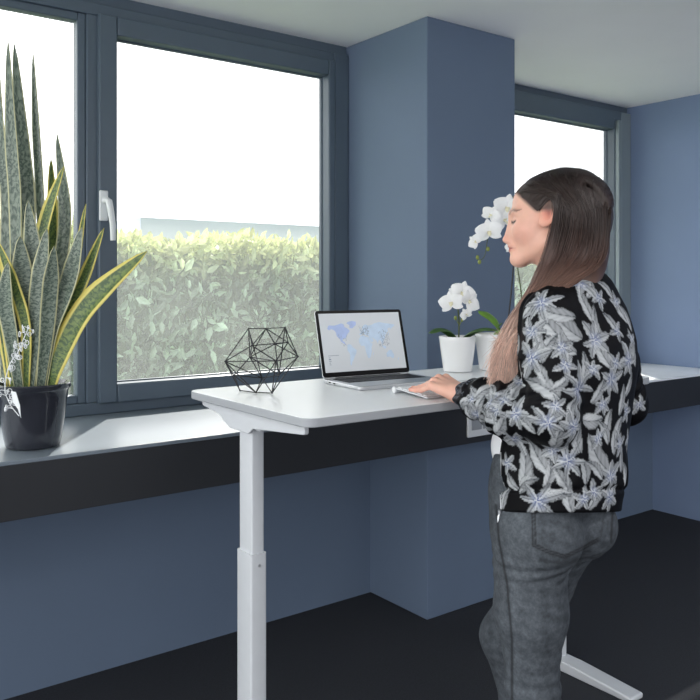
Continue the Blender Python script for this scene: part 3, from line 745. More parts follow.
# ---- joints, surveyed from the photo
HT = 2.0
HO = P(556, 215, HT); hf, hl = frame(19)
tf, tl = frame(45); pf, pl = frame(52)
SHL, ELL, WRL = P(548, 314, 1.905), P(551, 417, 1.86), P(461, 396.5, 2.06)
SHR, ELR, WRR = P(604, 316, 2.13), P(626, 404, 2.20), P(540, 392, 2.36)
WRR[2] = 1.082; WRL[2] = 1.0755
HS = 1.04
def hloc(p): q = p-HO; return np.stack([q @ hf/HS, q @ hl, q[:, 2]], 1).astype(np.float32)
def hw(a, b, c): return HO+hf*a*HS+hl*b+UP*c

def head_sdf(p):
    q = hloc(p); qs = q.copy(); qs[:, 1] = np.abs(q[:, 1])
    d = ell(q, (-.020, 0, .022), (.094, .073, .083))
    d = smin(d, ell(q, (.036, 0, .028), (.066, .060, .062)), .03)
    d = smin(d, ell(q, (.040, 0, -.045), (.060, .052, .072)), .03)
    d = smin(d, rcone(qs, (.012, .050, -.066), (.084, .012, -.108), .016, .016), .025)
    d = smin(d, ell(q, (.086, 0, -.1085), (.0215, .023, .0185)), .018)
    d = smin(d, ell(qs, (.066, .034, -.036), (.026, .022, .024)), .035)
    d = smin(d, rcone(qs, (.100, .0, .004), (.084, .040, .006), .012, .011), .012)
    d = smax(d, -ell(qs, (.112, .032, -.012), (.016, .015, .011)), .016)
    d = smin(d, ell(qs, (.0845, .030, -.0145), (.0135, .0145, .0115)), .004)
    d = smin(d, rcone(q, (.094, 0, -.010), (.100, 0, -.058), .013, .0155), .012)
    d = smin(d, rcone(q, (.103, 0, -.012), (.1155, 0, -.0575), .0070, .0082), .010)
    d = smin(d, ell(q, (.1155, 0, -.0592), (.0100, .0095, .0080)), .006)
    d = smin(d, ell(qs, (.1075, .0105, -.0625), (.010, .0065, .0065)), .005)
    d = smax(d, -ell(qs, (.1115, .0055, -.0695), (.0045, .003, .003)), .003)
    d = smin(d, ell(q, (.098, 0, -.080), (.0125, .022, .014)), .012)
    d = smin(d, ell(q, (.1035, 0, -.0765), (.0085, .0205, .0048)), .004)
    d = smin(d, ell(q, (.1015, 0, -.0865), (.0090, .0180, .0058)), .004)
    d = smax(d, -rcone(qs, (.1135, 0, -.0812), (.1000, .022, -.0820), .0014, .0010), .003)
    # ears
    e = qs-np.array([.011, .0785, -.001], np.float32)
    ca, sa = math.cos(.25), math.sin(.25)
    ee = np.stack([e[:, 0]*ca+e[:, 2]*sa, e[:, 1]-e[:, 0]*(-.35), -e[:, 0]*sa+e[:, 2]*ca], 1).astype(np.float32)
    ear = ell(ee, (0, 0, 0), (.0195, .0085, .032))
    ear = smin(ear, ell(ee, (.006, -.001, -.026), (.010, .006, .010)), .008)
    ear = smax(ear, -ell(ee, (.001, .0085, .004), (.0130, .0070, .0220)), .003)
    ear = smin(ear, ell(ee, (.012, .001, -.003), (.005, .005, .007)), .004)
    d = smin(d, ear, .006)
    nk = chain(q, [(.000, 0, -.07), (-.022, 0, -.15), (-.035, 0, -.235)], [.050, .053, .065])
    d = smin(d, nk, .025)
    return d
def torso_core(p):
    d = chain(p, [HO+UP*(-.23)-hf*.03, P(578, 380, 2.02), P(558, 455, 2.0)], [.06, .085, .07], .05)
    d = smin(d, chain(p, [SHL, ELL, WRL*.6+ELL*.4], [.045, .036, .030]), .03)
    d = smin(d, chain(p, [SHR, ELR, WRR*.6+ELR*.4], [.045, .036, .030]), .03)
    d = smin(d, chain(p, [P(578, 310, 2.02), SHL], [.06, .045]), .03)
    return rest(smin(d, chain(p, [P(578, 310, 2.02), SHR], [.06, .045]), .03), p)

def make_hand(W, d, sgn, elbow, arch=1.0):
    """W wrist, d horizontal direction to the fingertips, sgn*pk points from the index towards the little finger."""
    d = d/np.linalg.norm(d); pk = np.cross(UP, d)*sgn
    ang = math.radians
    up0 = W[2]
    mc = []; segs = []
    for i, (off, fwd, dz, ls, a) in enumerate(((-.022, .078, .0295, (.040, .024, .019), (26, 42, 34)), (0.0, .082, .0300, (.044, .027, .020), (24, 40, 36)), (.0205, .077, .0245, (.041, .025, .019), (24, 36, 30)), (.0400, .068, .0160, (.033, .019, .018), (22, 26, 20)))):
        b = W+d*fwd+pk*off+UP*dz*arch; mc.append(b); pts = [b]; sp_ = d+pk*(off*6.5); sp_ /= np.linalg.norm(sp_)
        for l, x in zip(ls, a): pts.append(pts[-1]+sp_*l*math.cos(ang(x))-UP*l*math.sin(ang(x)))
        segs.append(pts)
    tb = [W+d*.020-pk*.020+UP*.004, W+d*.052-pk*.040-UP*.004, W+d*.082-pk*.047-UP*.008, W+d*.106-pk*.042-UP*.010]
    zl = ZD+0.0205
    for s_ in segs:
        for q in s_: q[2] = max(q[2], zl+0.0065)
    for q in tb: q[2] = max(q[2], ZD+0.024)
    rf = ((.0100, .0086, .0076, .0062), (.0103, .0088, .0078, .0063), (.0096, .0083, .0073, .0060), (.0085, .0072, .0064, .0054))
    def f(p):
        dd = chain(p, [elbow*.45+W*.55, W-d*.004, W+d*.012], [.031, .0235, .0225], .01)
        palm = None
        for i, b in enumerate(mc):
            e = rcone(p, W+d*.008+pk*(.011*(i-1.5)), b, .0185, .0105+0.0005*(3-i)); palm = e if palm is None else smin(palm, e, .010)
        dd = smin(dd, palm, .013)
        for pts, r in zip(segs, rf):
            fg = chain(p, pts, r, .003)
            fg = smin(fg, np.linalg.norm(p-pts[1].astype(np.float32), axis=1)-r[1]*1.07, .002)
            dd = smin(dd, fg, .003)
            dd = smin(dd, np.linalg.norm(p-pts[0].astype(np.float32)-np.array([0, 0, .002], np.float32), axis=1)-.0102, .006)
        dd = smin(dd, chain(p, tb, (.0165, .0125, .0100, .0075), .006), .010)
        return rest(dd, p)
    return f, segs, tb
dL = -RT*.60+FW*.80
handL, sgL, tbL = make_hand(WRL, dL, 1.0, ELL)
dR = -RT*.35+FW*.6; 
handR, sgR, tbR = make_hand(WRR, dR, -1.0, ELR, .8)

def bbox(pts, pad):
    a = np.array(pts); return a.min(0)-pad, a.max(0)+pad
parts = []
def headcut(p): return smax(head_sdf(p), (HO[2]-.215-p[:, 2]).astype(np.float32), .01)
lo, hi = bbox([hw(-.13, -.10, -.23), hw(.15, .10, .13), hw(-.13, .10, 0), hw(.15, -.10, 0)], .02)
parts.append(('head',)+nets(headcut, lo, hi, .0021))
lo, hi = bbox([q for s_ in sgL for q in s_]+tbL+[WRL, ELL*.5+WRL*.5], .04); parts.append(('handl',)+nets(handL, lo, hi, .0014))
lo, hi = bbox([q for s_ in sgR for q in s_]+tbR+[WRR, ELR*.5+WRR*.5], .04); parts.append(('handr',)+nets(handR, lo, hi, .002))
lo, hi = bbox([SHL, ELL, WRL, SHR, ELR, WRR, P(560, 500, 2.0), HO-UP*.2], .12); parts.append(('torso',)+nets(torso_core, lo, hi, .008))
BV, BQ, BC = [], [], []; n0 = 0
SK = np.array(s2l((224, 174, 154))); 
for nm, V, Q in parts:
    col = np.tile(SK, (len(V), 1)); 
    if nm == 'head':
        q = hloc(V.astype(np.float32)); a, b, c = q.T; ab = np.abs(b)
        def mixc(mask, rgb):
            global col
            mk = np.clip(mask, 0, 1)[:, None]; col = col*(1-mk)+np.array(s2l(rgb))*mk
        mixc(.5*np.exp(-(((a-.075)/.03)**2+((ab-.045)/.03)**2+((c+.048)/.026)**2)), (226, 158, 142))
        mixc(.3*np.exp(-(((a-.12)/.012)**2+((c+.060)/.012)**2)), (218, 142, 128))
        mixc(.8*np.exp(-((a-.007)/.026)**2-((ab-.080)/.012)**2-((c+.002)/.035)**2), (226, 140, 118))
        mixc(1.2*(a > .085)*np.exp(-((c+.0815)/.0078)**4-(ab/.0195)**4), (186, 98, 98))
        mixc(1.0*(a > .09)*np.exp(-((c+.0815)/.0015)**2-(ab/.022)**4), (120, 56, 58))
        mixc(.85*np.exp(-((a-.009)/.0085)**2-((c-.003)/.0165)**2-((ab-.080)/.012)**2), (140, 72, 60))  # ear hollow painted darker, its shade put into the skin colour
        browz = .006+.008*np.sin(np.clip((ab-.012)/.042, 0, 1)*2.6)
        mixc(.9*(a > .05)*np.exp(-((c-browz+.002)/.0034)**2)*((ab > .012) & (ab < .052)), (104, 78, 68))
        mixc(1.3*(a > .06)*np.exp(-((c+.0195+14*(ab-.031)**2*(-1))/.0032)**2)*((ab > .014) & (ab < .047)), (40, 30, 30))
        mixc(.35*(a > .06)*np.exp(-((c+.009)/.007)**2-((ab-.032)/.014)**2), (196, 140, 128))
        hairy = np.clip((c+.042-a)/.01, 0, 1)*np.clip((c+.0)/.01, 0, 1); mixc(.9*hairy, (70, 54, 48))
    if nm in ('handl', 'handr'):
        sg = sgL if nm == 'handl' else sgR
        for pts in sg:
            for i, w_ in ((1, .45), (2, .4), (3, .6), (0, .35)):
                r_ = .010; mk = w_*np.exp(-(np.linalg.norm(V-pts[i], axis=1)/r_)**2)[:, None]
                col = col*(1-mk)+np.array(s2l((222, 142, 128)))*mk
    BV.append(V); BQ.append(Q+n0); BC.append(col); n0 += len(V)
M['skin'] = mat('fair_skin', (226, 182, 164), 0.48, var=0.03, scale=60, bump=0.08, bscale=500, attr='col')
M['skin'].node_tree.nodes['Principled BSDF'].inputs['Subsurface Weight'].default_value = 0.12
M['skin'].node_tree.nodes['Principled BSDF'].inputs['Subsurface Radius'].default_value = (0.012, 0.005, 0.003)
pcen = P(545, 500, 2.02); pcen[2] = 0.0
woman = empty('person', pcen, 'woman with long brown hair in black floral jacket, standing at the desk typing', 'person')
np_mesh('body', np.concatenate(BV), np.concatenate(BQ), M['skin'], woman, colors=np.concatenate(BC))
M['nail'] = mat('nail_pink', (226, 168, 160), 0.25, var=0.02)
for pts in sgL:
    tip, pv = pts[3], pts[2]; dv = (tip-pv)/np.linalg.norm(tip-pv); sd = np.cross(dv, UP); sd /= np.linalg.norm(sd); nn = np.cross(sd, dv)
    V = []
    for i in range(4):
        for j in range(5):
            x = j/2-1; V.append(tip+dv*(-.005+.0032*i)+sd*(x*.0042)+nn*(.0068-.0018*x*x-.0007*i*i*.5))
    MB().add(V, [(i*5+j, i*5+j+1, (i+1)*5+j+1, (i+1)*5+j) for i in range(3) for j in range(4)]).build('finger_nail', M['nail'], woman, smooth=True)

# ---- jacket
SEC = [(255, 573, .052, .060), (266, 574, .056, .066), (273, 575, .064, .080), (280, 575, .078, .106), (290, 574, .092, .138), (308, 572, .112, .168), (341, 576, .124, .180), (365, 577, .128, .182), (420, 569, .134, .180), (467, 563, .134, .178), (497, 560, .136, .176), (512, 559, .137, .180), (540, 558, .137, .180)]
zz = np.array([P(u, v, 2.02)[2] for v, u, A, B in SEC][::-1]); sx_ = np.array([P(u, v, 2.02)[0] for v, u, A, B in SEC][::-1]); sy_ = np.array([P(u, v, 2.02)[1] for v, u, A, B in SEC][::-1])
sA = np.array([s_[2] for s_ in SEC][::-1]); sB = np.array([s_[3] for s_ in SEC][::-1])
ZHEM = P(559, 511.5, 2.0)[2]
def zhem(p): return HC-(511.5-HY)/FPX*(2.0+.92*((p @ FW.astype(p.dtype))-2.0))
wv1, wv2, wv3 = Waves(1, 10, 14, 34), Waves(2, 10, 40, 75), Waves(5, 8, 8, 20)
def jacket_sdf(p):
    z = p[:, 2]; cx = np.interp(z, zz, sx_); cy = np.interp(z, zz, sy_); A = np.interp(z, zz, sA); B = np.interp(z, zz, sB)
    q = np.stack([p[:, 0]-cx, p[:, 1]-cy], 1); x = q @ tf[:2]; y = q @ tl[:2]
    e = 2.25; k = (np.abs(x/A)**e+np.abs(y/B)**e+1e-9)**(1/e); d = (k-1)*np.minimum(A, B)
    d = smax(d, (z-P(578, 268, 2.02)[2]).astype(np.float32), .012)
    d = d.astype(np.float32)
    n1, n2 = wv1(p), wv2(p)
    # gathered folds above the hem band, groove of the band seam
    th = np.arctan2(y/B, x/A)
    zh = z-zhem(p); hz = np.clip(1-(zh-.055)/.10, 0, 1)*(zh > .055)
    d = d+.0035*hz*np.sin(th*17+3*n1*4)
    d = d+.0045*np.exp(-((zh-.055)/.006)**2)
    # sleeves
    def sleeve(S, E, W, r, fold):
        ax = W-E; L = np.linalg.norm(ax); t = ((p-E.astype(np.float32)) @ (ax/L).astype(np.float32))/L
        m1 = E*.55+W*.45-UP*.008; m2 = E*.22+W*.78-UP*.004; cf = E*.06+W*.94
        dd = chain(p, [S, S*.5+E*.5, E, m1, m2, cf], r, .03)
        tt = np.clip(t, 0, 1)
        dd = dd+fold*np.sin(tt*46+5*n1*3+8*n2*.6)*np.clip(t*3, 0, 1)*np.clip((1.0-t)*4, 0, 1)
        ux = S-E; tu = ((p-E.astype(np.float32)) @ (ux/np.linalg.norm(ux)).astype(np.float32))/np.linalg.norm(ux)
        dd = dd+.0035*np.exp(-((tu-.18)/.16)**2)*np.sin(tu*40+n1*9)
        return dd.astype(np.float32)
    d = smin(d, sleeve(SHL, ELL, WRL, (.063, .063, .060, .060, .045, .0275), .0045), .022)
    d = smin(d, sleeve(SHR, ELR, WRR, (.054, .054, .054, .052, .040, .028), .004), .022)
    d = d+.0045*n1+.0018*n2
    # long drag folds across the back and side
    d = d+.004*np.sin(p @ (tf*18+UP*26+tl*9).astype(np.float32)+6*wv3(p))*np.clip((zz[-3]-z)/.05, 0, 1)*.8
    return rest(smax(d, (zhem(p)-z).astype(np.float32), .006), p)
lo, hi = bbox([SHL, ELL, WRL, SHR, ELR, WRR, P(500, 500, 2.02), P(622, 500, 2.02), P(560, 520, 1.85), P(560, 520, 2.2), P(580, 262, 2.02)], .085)
lo[2] = ZHEM-.08
JV, JQ = nets(jacket_sdf, lo, hi, .0029)
JN = vnormals(JV, JQ)
ju, jv, jt = project(JV)
JC = np.tile(np.array(s2l((12, 12, 15))), (len(JV), 1))
PALE, GREY, BLUE, DARK = [np.array(s2l(c)) for c in ((190, 193, 196), (72, 77, 83), (92, 112, 170), (58, 61, 68))]
def surf(u, v):
    dd = np.hypot(ju-u, jv-v); k = np.where(dd < 2.5)[0]
    if len(k) == 0: k = np.array([dd.argmin()])
    return k[jt[k].argmin()]
def local(i, rad):
    c, n = JV[i], JN[i]
    r_ = np.cross(n, UP); r_ = r_/(np.linalg.norm(r_)+1e-9); u_ = np.cross(r_, n)
    if r_ @ RT < 0: r_ = -r_
    q = JV-c; k = np.where((np.einsum('ij,ij->i', q, q) < (rad*1.25)**2) & (JN @ n > 0.05))[0]
    return k, q[k] @ r_, q[k] @ u_
rs = np.random.default_rng(21)
def put(k, mask, c):
    JC[k[mask]] = c[mask]
def lily(i, size, rot, n=6, blue=0.55):
    k, x, y = local(i, size); 
    if len(k) == 0: return
    r = np.hypot(x, y); 
    order = rs.permutation(n)
    for j in order:
        a = rot+j*2*math.pi/n+rs.uniform(-.22, .22); L = size*rs.uniform(.75, 1.08)
        al = x*math.cos(a)+y*math.sin(a); ac = -x*math.sin(a)+y*math.cos(a)+.16*size*np.sin(al/L*2.5)*rs.uniform(-.6, .6)
        s_ = np.clip(al/L, 0, 1); w = L*(.235 if n < 7 else .165)*np.sin(np.pi*np.clip(s_, 0, 1)**0.85)**.7*(1+.12*np.sin(s_*26+j))
        m = (al > 0) & (al < L) & (np.abs(ac) < w+1e-6)
        sh = .5+.5*np.clip(ac/(w+1e-6), -1, 1)*rs.choice([-1, 1]); vein = np.exp(-(ac/(.018*size+.0004))**2)*.45
        tone = np.clip(.30+.55*sh-vein+.12*np.sin(ac/size*60), 0, 1)[:, None]
        c = GREY*(1-tone)+PALE*tone
        bl = (blue*np.clip(1-s_/.5, 0, 1)**1.3)[:, None]; c = c*(1-bl)+BLUE*bl
        rim = (np.abs(ac) > w*.84)[:, None]; c = np.where(rim, c*.62, c)
        put(k, m, c)
    m = r < size*.07; put(k, m, np.tile(np.array(s2l((60, 72, 130))), (len(k), 1)))
    for j in range(5):
        a = rot+.5+j*1.25; al = x*math.cos(a)+y*math.sin(a); ac = -x*math.sin(a)+y*math.cos(a)
        m = (al > 0) & (al < size*.34) & (np.abs(ac) < .0012); put(k, m, np.tile(PALE, (len(k), 1)))
def leafy(i, length, rot, wid=.30, dark=0.0):
    k, x, y = local(i, length*.62)
    al = x*math.cos(rot)+y*math.sin(rot)+length/2; ac = -x*math.sin(rot)+y*math.cos(rot); s_ = np.clip(al/length, 0, 1)
    ac = ac-length*.10*np.sin(s_*math.pi)*rs.choice([-1, 1])
    w = length*wid*.5*np.sin(np.pi*s_**.8)**.8*(1+.06*np.sin(s_*22)); m = (al > 0) & (al < length) & (np.abs(ac) < w+1e-6)
    ve = np.abs(np.sin(s_*18-np.abs(ac)/length*26)); mid = np.exp(-(ac/.0016)**2)
    tone = np.clip(np.where(ac > 0, .62, .28)+.22*ve-.5*mid-dark+.15*np.sin(s_*5), 0, 1)[:, None]
    c = GREY*.75*(1-tone)+PALE*.95*tone; rim = (np.abs(ac) > w*.86)[:, None]; c = np.where(rim, c*.55, c)
    put(k, m, c)
S_ = 1.0/405
# filler on the sides nobody photographed
fill = np.where((ju > 0) & (JN @ FW > -0.05))[0]
for i in rs.choice(fill, 8, replace=False):
    if rs.random() < .5: lily(i, rs.uniform(.028, .045), rs.uniform(0, 6.28))
    else: leafy(i, rs.uniform(.05, .1), rs.uniform(0, 6.28))
hid = np.where(JN @ FW > 0.25)[0]
for i in rs.choice(hid, 60, replace=False): lily(i, rs.uniform(.03, .045), rs.uniform(0, 6.28)) if rs.random() < .5 else leafy(i, rs.uniform(.05, .1), rs.uniform(0, 6.28))
D2R = math.pi/180
LEAVES = [(570, 322, 46, 140, .42), (556, 322, 46, 125, .30), (564, 341, 34, 150, .38), (549, 346, 30, 60, .36), (556, 307, 40, 165, .34), (621, 304, 44, 118, .26), (606, 350, 34, 115, .40), (586, 366, 28, 75, .40), (539, 390, 36, 160, .42), (594, 417, 24, 0, .62), (612, 422, 26, 70, .42), (561, 442, 36, 95, .34), (520, 467, 46, 92, .36), (540, 455, 40, 125, .34), (546, 472, 28, 80, .34), (603, 455, 50, 128, .36), (574, 497, 32, 95, .36), (504, 497, 24, 70, .40), (586, 473, 26, 110, .42), (618, 438, 30, 80, .36), (582, 437, 30, 100, .40), (527, 305, 26, 60, .30), (590, 302, 40, 105, .26), (600, 322, 34, 95, .26), (612, 322, 26, 130, .36), (497, 428, 28, 60, .44), (482, 420, 26, 120, .40), (508, 440, 26, 20, .44), (472, 408, 18, 140, .44), (522, 425, 26, 150, .36), (560, 380, 24, 40, .36), (631, 385, 24, 70, .4), (557, 500, 30, 10, .34), (540, 340, 30, 100, .34), (515, 385, 24, 60, .4), (627, 475, 24, 100, .4), (596, 470, 30, 140, .3), (510, 480, 20, 130, .4), (608, 289, 28, 140, .34), (629, 318, 28, 110, .36), (600, 392, 26, 60, .4), (606, 432, 26, 120, .38), (637, 352, 26, 80, .4), (623, 400, 30, 80, .36), (622, 428, 26, 50, .4), (486, 416, 26, 160, .42), (468, 412, 20, 100, .42), (497, 396, 24, 20, .4), (590, 285, 26, 60, .3), (624, 460, 26, 95, .4), (600, 500, 26, 30, .38), (525, 484, 24, 30, .4), (555, 478, 26, 120, .36), (466, 396, 18, 40, .44), (474, 393, 20, 150, .44), (483, 393, 22, 30, .42), (490, 391, 20, 140, .42), (478, 405, 20, 70, .42), (516, 345, 22, 80, .4), (536, 372, 24, 130, .4), (575, 410, 28, 60, .36)]
for u, v, L, a, w in LEAVES: leafy(surf(u, v), L*S_*1.05, (180-a)*D2R if False else a*D2R, w)
LILIES = [(579, 281, 19, .2, 6), (540, 301, 19, .5, 7), (530, 331, 15, 1.0, 6), (529, 358, 19, .3, 6), (631, 360, 19, .1, 6), (613, 381, 19, .4, 6), (567, 363, 14, .9, 5), (595, 368, 11, .1, 5), (580, 390, 22, .6, 7), (597, 339, 19, .2, 6), (546, 423, 20, .5, 7), (514, 413, 16, .1, 6), (556, 404, 12, .4, 5), (576, 428, 19, .7, 6), (514, 441, 14, .2, 5), (494, 412, 13, .9, 5), (641, 407, 13, .3, 6), (505, 462, 13, .8, 5), (570, 462, 19, .1, 7), (613, 477, 18, .5, 6), (535, 501, 22, .3, 7), (612, 498, 18, .7, 6), (562, 345, 13, .6, 6), (478, 432, 11, .2, 5), (586, 500, 13, .2, 5), (519, 380, 12, .3, 5), (470, 398, 9, .3, 5), (600, 440, 12, .4, 5), (552, 452, 13, .1, 5), (619, 330, 12, .7, 5), (622, 443, 14, .2, 6), (605, 405, 13, .6, 6), (628, 412, 13, .1, 5), (601, 297, 13, .8, 5), (634, 338, 11, .4, 5), (618, 362, 12, .9, 5), (476, 417, 13, .6, 6), (487, 402, 12, .2, 5), (501, 400, 13, .9, 6), (618, 300, 12, .3, 5), (630, 440, 12, .8, 5), (500, 487, 12, .6, 5), (596, 491, 12, .6, 5)]
for u, v, sz, a, n in LILIES: lily(surf(u, v), sz*S_*1.08, a, n)
# fine dotted cuff on the near sleeve, plain ribs at the collar
axL = (WRL-ELL)/np.linalg.norm(WRL-ELL); al = (JV-ELL) @ axL/np.linalg.norm(WRL-ELL); dist = np.linalg.norm(np.cross(JV-ELL, axL), axis=1)
cuffm = (al > .83) & (dist < .05)
JC[cuffm] = np.where((np.sin(JV[cuffm] @ np.array([500, 200, 420.]))*np.sin(JV[cuffm] @ np.array([-200, 460, 300.])) > .12)[:, None], GREY*1.5, np.array(s2l((26, 26, 32))))
M['jacket'] = mat('black_floral_satin', (20, 20, 24), 0.62, var=0.05, scale=40, bump=0.12, bscale=350, attr='col', spec=0.12)
jk = np_mesh('jacket', JV, JQ, M['jacket'], woman, colors=JC)
M['zip'] = mat('zip_metal', (190, 192, 196), 0.3, metal=0.9, var=0.03)

# white t-shirt showing at the front edge of the jacket
M['tee'] = mat('white_cotton', (232, 233, 236), 0.85, var=0.03, scale=30, bump=0.1, bscale=300)
def tee_sdf(p):
    d = chain(p, [P(560, 320, 2.06), P(540, 400, 2.06), P(526, 448, 2.06), P(530, 480, 2.06)], [.07, .076, .081, .078], .03)
    d = smax(d, (ZHEM+.03-p[:, 2]).astype(np.float32), .01)
    return (d+.003*wv1(p)).astype(np.float32)
lo, hi = bbox([P(545, 320, 2.06), P(525, 448, 2.06), P(530, 490, 2.06)], .125)
V, Q = nets(tee_sdf, lo, hi, .006); np_mesh('t_shirt', V, Q, M['tee'], woman)

# ---- jeans
HPC = P(554, 512, 2.0)
HJL, HJR = HPC+pl*.074-UP*.045, HPC-pl*.085-UP*.045
KNL, ANL = P(533, 690, 1.99), P(540, 800, 2.0); ANL[2] = .10
KNR, ANR = P(505, 636, 2.17), P(524, 752, 2.2); ANR[2] = .10
wj = Waves(9, 9, 18, 45)
def jeans_sdf(p):
    q = np.stack([(p-HPC) @ pf, (p-HPC) @ pl, p[:, 2]-HPC[2]], 1).astype(np.float32)
    d = ell(q, (.060, 0, .04), (.102, .130, .20))
    d = smin(d, ell(q, (.010, 0, .06), (.108, .135, .13)), .02)
    d = smin(d, ell(q, (.030, 0, -.035), (.104, .140, .09)), .03)
    for s_ in (1, -1): d = smin(d, ell(q, (-.028, .070*s_, -.040+(.0 if s_ > 0 else .008)), (.092, .082, .085)), .03)
    d = smin(d, chain(p, [HJL+pf*.012, HJL*.5+KNL*.5+pf*.01, KNL, KNL*.4+ANL*.6-pf*.02, ANL], [.091, .085, .060, .055, .042], .03), .03)
    d = smin(d, chain(p, [HJR+pf*.015, HJR*.5+KNR*.5, KNR, KNR*.4+ANR*.6-pf*.02, ANR], [.088, .080, .060, .055, .042], .03), .025)
    d = d+.003*wj(p)
    kn = np.exp(-(np.linalg.norm(p-KNL.astype(np.float32), axis=1)/.10)**2); d = d+.003*kn*np.sin(p[:, 2]*150)
    d = d+.0025*np.exp(-((p[:, 2]-HPC[2]+.115)/.03)**2)*np.sin((p[:, 2]+.35*q[:, 1])*190)
    return smax(d, (p[:, 2]-HPC[2]-.14).astype(np.float32), .01)
lo, hi = bbox([HPC-pl*.17-pf*.13, HPC+pl*.17+pf*.13, HPC-pl*.17+pf*.13, HPC+UP*.15, ANL, ANR, KNR+pf*.06, KNL], .07)
GV, GQ = nets(jeans_sdf, lo, hi, .0034)
GN = vnormals(GV, GQ); gu, gv_, gt = project(GV)
base = np.array(s2l((43, 48, 54))); lite = np.array(s2l((92, 98, 105)))
mo = Waves(4, 24, 60, 300)(GV.astype(np.float32))+.7*Waves(6, 14, 200, 500)(GV.astype(np.float32))
k = np.clip(.34+.55*mo+.30*np.exp(-((gu-517)/22)**2), 0, 1)[:, None]
GC = base*(1-k)+lite*k
qf = (GV-HPC) @ pf
facing = np.einsum('ij,ij->i', GN, GV-np.array([0, 0, HC])) < 0
def line(pts, w, rgb, amt):
    d = np.full(len(GV), 1e9)
    for (x0, y0), (x1, y1) in zip(pts[:-1], pts[1:]):
        e = np.array([x1-x0, y1-y0], float); t = np.clip(((gu-x0)*e[0]+(gv_-y0)*e[1])/(e @ e), 0, 1)
        d = np.minimum(d, np.hypot(gu-x0-t*e[0], gv_-y0-t*e[1]))
    mk = (amt*np.exp(-(d/w)**2)*facing)[:, None]; GC[:] = GC*(1-mk)+np.array(s2l(rgb))*mk
line([(496, 505), (499, 540), (507, 583), (512, 640), (512, 740)], 1.3, (24, 26, 30), .9)
for off in (0, 2.6): line([(532+off, 505), (533+off, 546-off*.6), (548, 553-off), (565, 558-off), (580, 551-off), (598, 541-off)], .95, (26, 28, 32), .95)
line([(540, 560), (560, 563), (580, 560)], 2.2, (44, 48, 53), .8)
line([(613, 505), (611, 542)], 1.2, (28, 30, 34), .95); line([(606, 505), (600, 541)], 1.0, (44, 48, 54), .6)
M['denim'] = mat('grey_washed_denim', (80, 86, 94), 0.85, var=0.22, scale=170, bump=0.25, bscale=600, attr='col')
jeans = np_mesh('jeans', GV, GQ, M['denim'], woman, colors=GC)
# ---- shoes
M['shoe'] = mat('white_trainer', (222, 222, 222), 0.6, var=0.03, scale=30); M['sole'] = mat('rubber_sole', (240, 240, 240), 0.7, var=0.02)
for A_, dv in ((ANL, pf), (ANR, pf)):
    a0 = A_.copy()
    def shoe_sdf(p, a0=a0, dv=dv):
        d = chain(p, [a0+UP*.0-dv*.01, a0-UP*.045-dv*.025], [.043, .042], .02)
        d = smin(d, chain(p, [a0-UP*.055-dv*.02, a0-UP*.062+dv*.08, a0-UP*.066+dv*.15], [.040, .038, .030], .02), .03)
        return smax(d, (.012-p[:, 2]).astype(np.float32), .004)
    lo, hi = bbox([a0+UP*.03, a0-UP*.1, a0+dv*.17, a0-dv*.06], .06)
    V, Q = nets(shoe_sdf, lo, hi, .005); so_ = np_mesh('shoe', V, Q, M['shoe'], woman)
    sb = MB(); sd = np.cross(UP, dv); n = 28; ring_ = []
    for i in range(n):
        t = 2*math.pi*i/n; ring_.append((a0[0]+dv[0]*(.055+.125*math.cos(t))+sd[0]*.043*math.sin(t), a0[1]+dv[1]*(.055+.125*math.cos(t))+sd[1]*.043*math.sin(t)))
    sb.prism(ring_, 'z', 0.0005, .022).build('sole', M['sole'], so_, bevel=.004)

# zip and its puller at the front hem
zb = MB()
zs = [P(497, 512, 1.93), P(497.5, 490, 1.935), P(498, 465, 1.94), P(499, 445, 1.945)]
ii = [surf(499, v) for v in (510, 500, 490, 480, 470, 460, 452)]
zp = [JV[i]+JN[i]*.0012 for i in ii]
zb.tube(catmull(zp, 30), .0018, 6)
zo = zb.build('zipper', M['zip'], jk, smooth=True)
c0 = zp[0]-RT*.004-FW*.004
pb_ = MB(); pb_.tube([c0, c0-UP*.010], .0042, 8); pb_.tube([c0-UP*.010, c0-UP*.016-RT*.002, c0-UP*.030-RT*.003], [.0022, .0042, .0036], 8)
pb_.build('zip_puller', M['zip'], jk, smooth=True)

# ---- hair: solid under-volume plus strands
def hair_sdf(p):
    q = hloc(p); a, b, c = q.T
    d = smin(ell(q, (-.031, 0, .0155), (.0985, .082, .0955)), ell(q, (.014, 0, .030), (.078, .0755, .0725)), .02)
    line_ = np.where(c > 0, a-(c*1.15+.026), a-.002)
    d = smax(d, line_.astype(np.float32), .006)
    m = chain(q, [(-.055, 0, -.03), (-.055, .0, -.10), (-.05, .01, -.17)], [.070, .058, .050], .03)
    m = smin(m, chain(q, [(-.005, .052, -.04), (.012, .058, -.10), (.026, .070, -.17), (.068, .074, -.25), (.100, .074, -.31)], [.020, .021, .018, .012, .006], .02), .02)
    m = smin(m, chain(q, [(-.01, -.052, -.04), (-.01, -.058, -.10), (-.03, -.06, -.17)], [.026, .028, .026], .02), .02)
    m = smax(m, (a-np.interp(c, [-.33, -.25, -.17, -.086, -.03, 0], [.13, .090, .044, .016, .002, .002])).astype(np.float32), .008)
    d = smin(d, m, .02)
    return (d+.0008*np.sin(a*150+b*70+3*np.sin(c*30))).astype(np.float32)
lo, hi = bbox([hw(-.16, -.12, -.35), hw(.16, .12, .13), hw(-.16, .12, 0), hw(.16, -.12, 0)], .02)
V, Q = nets(hair_sdf, lo, hi, .003)
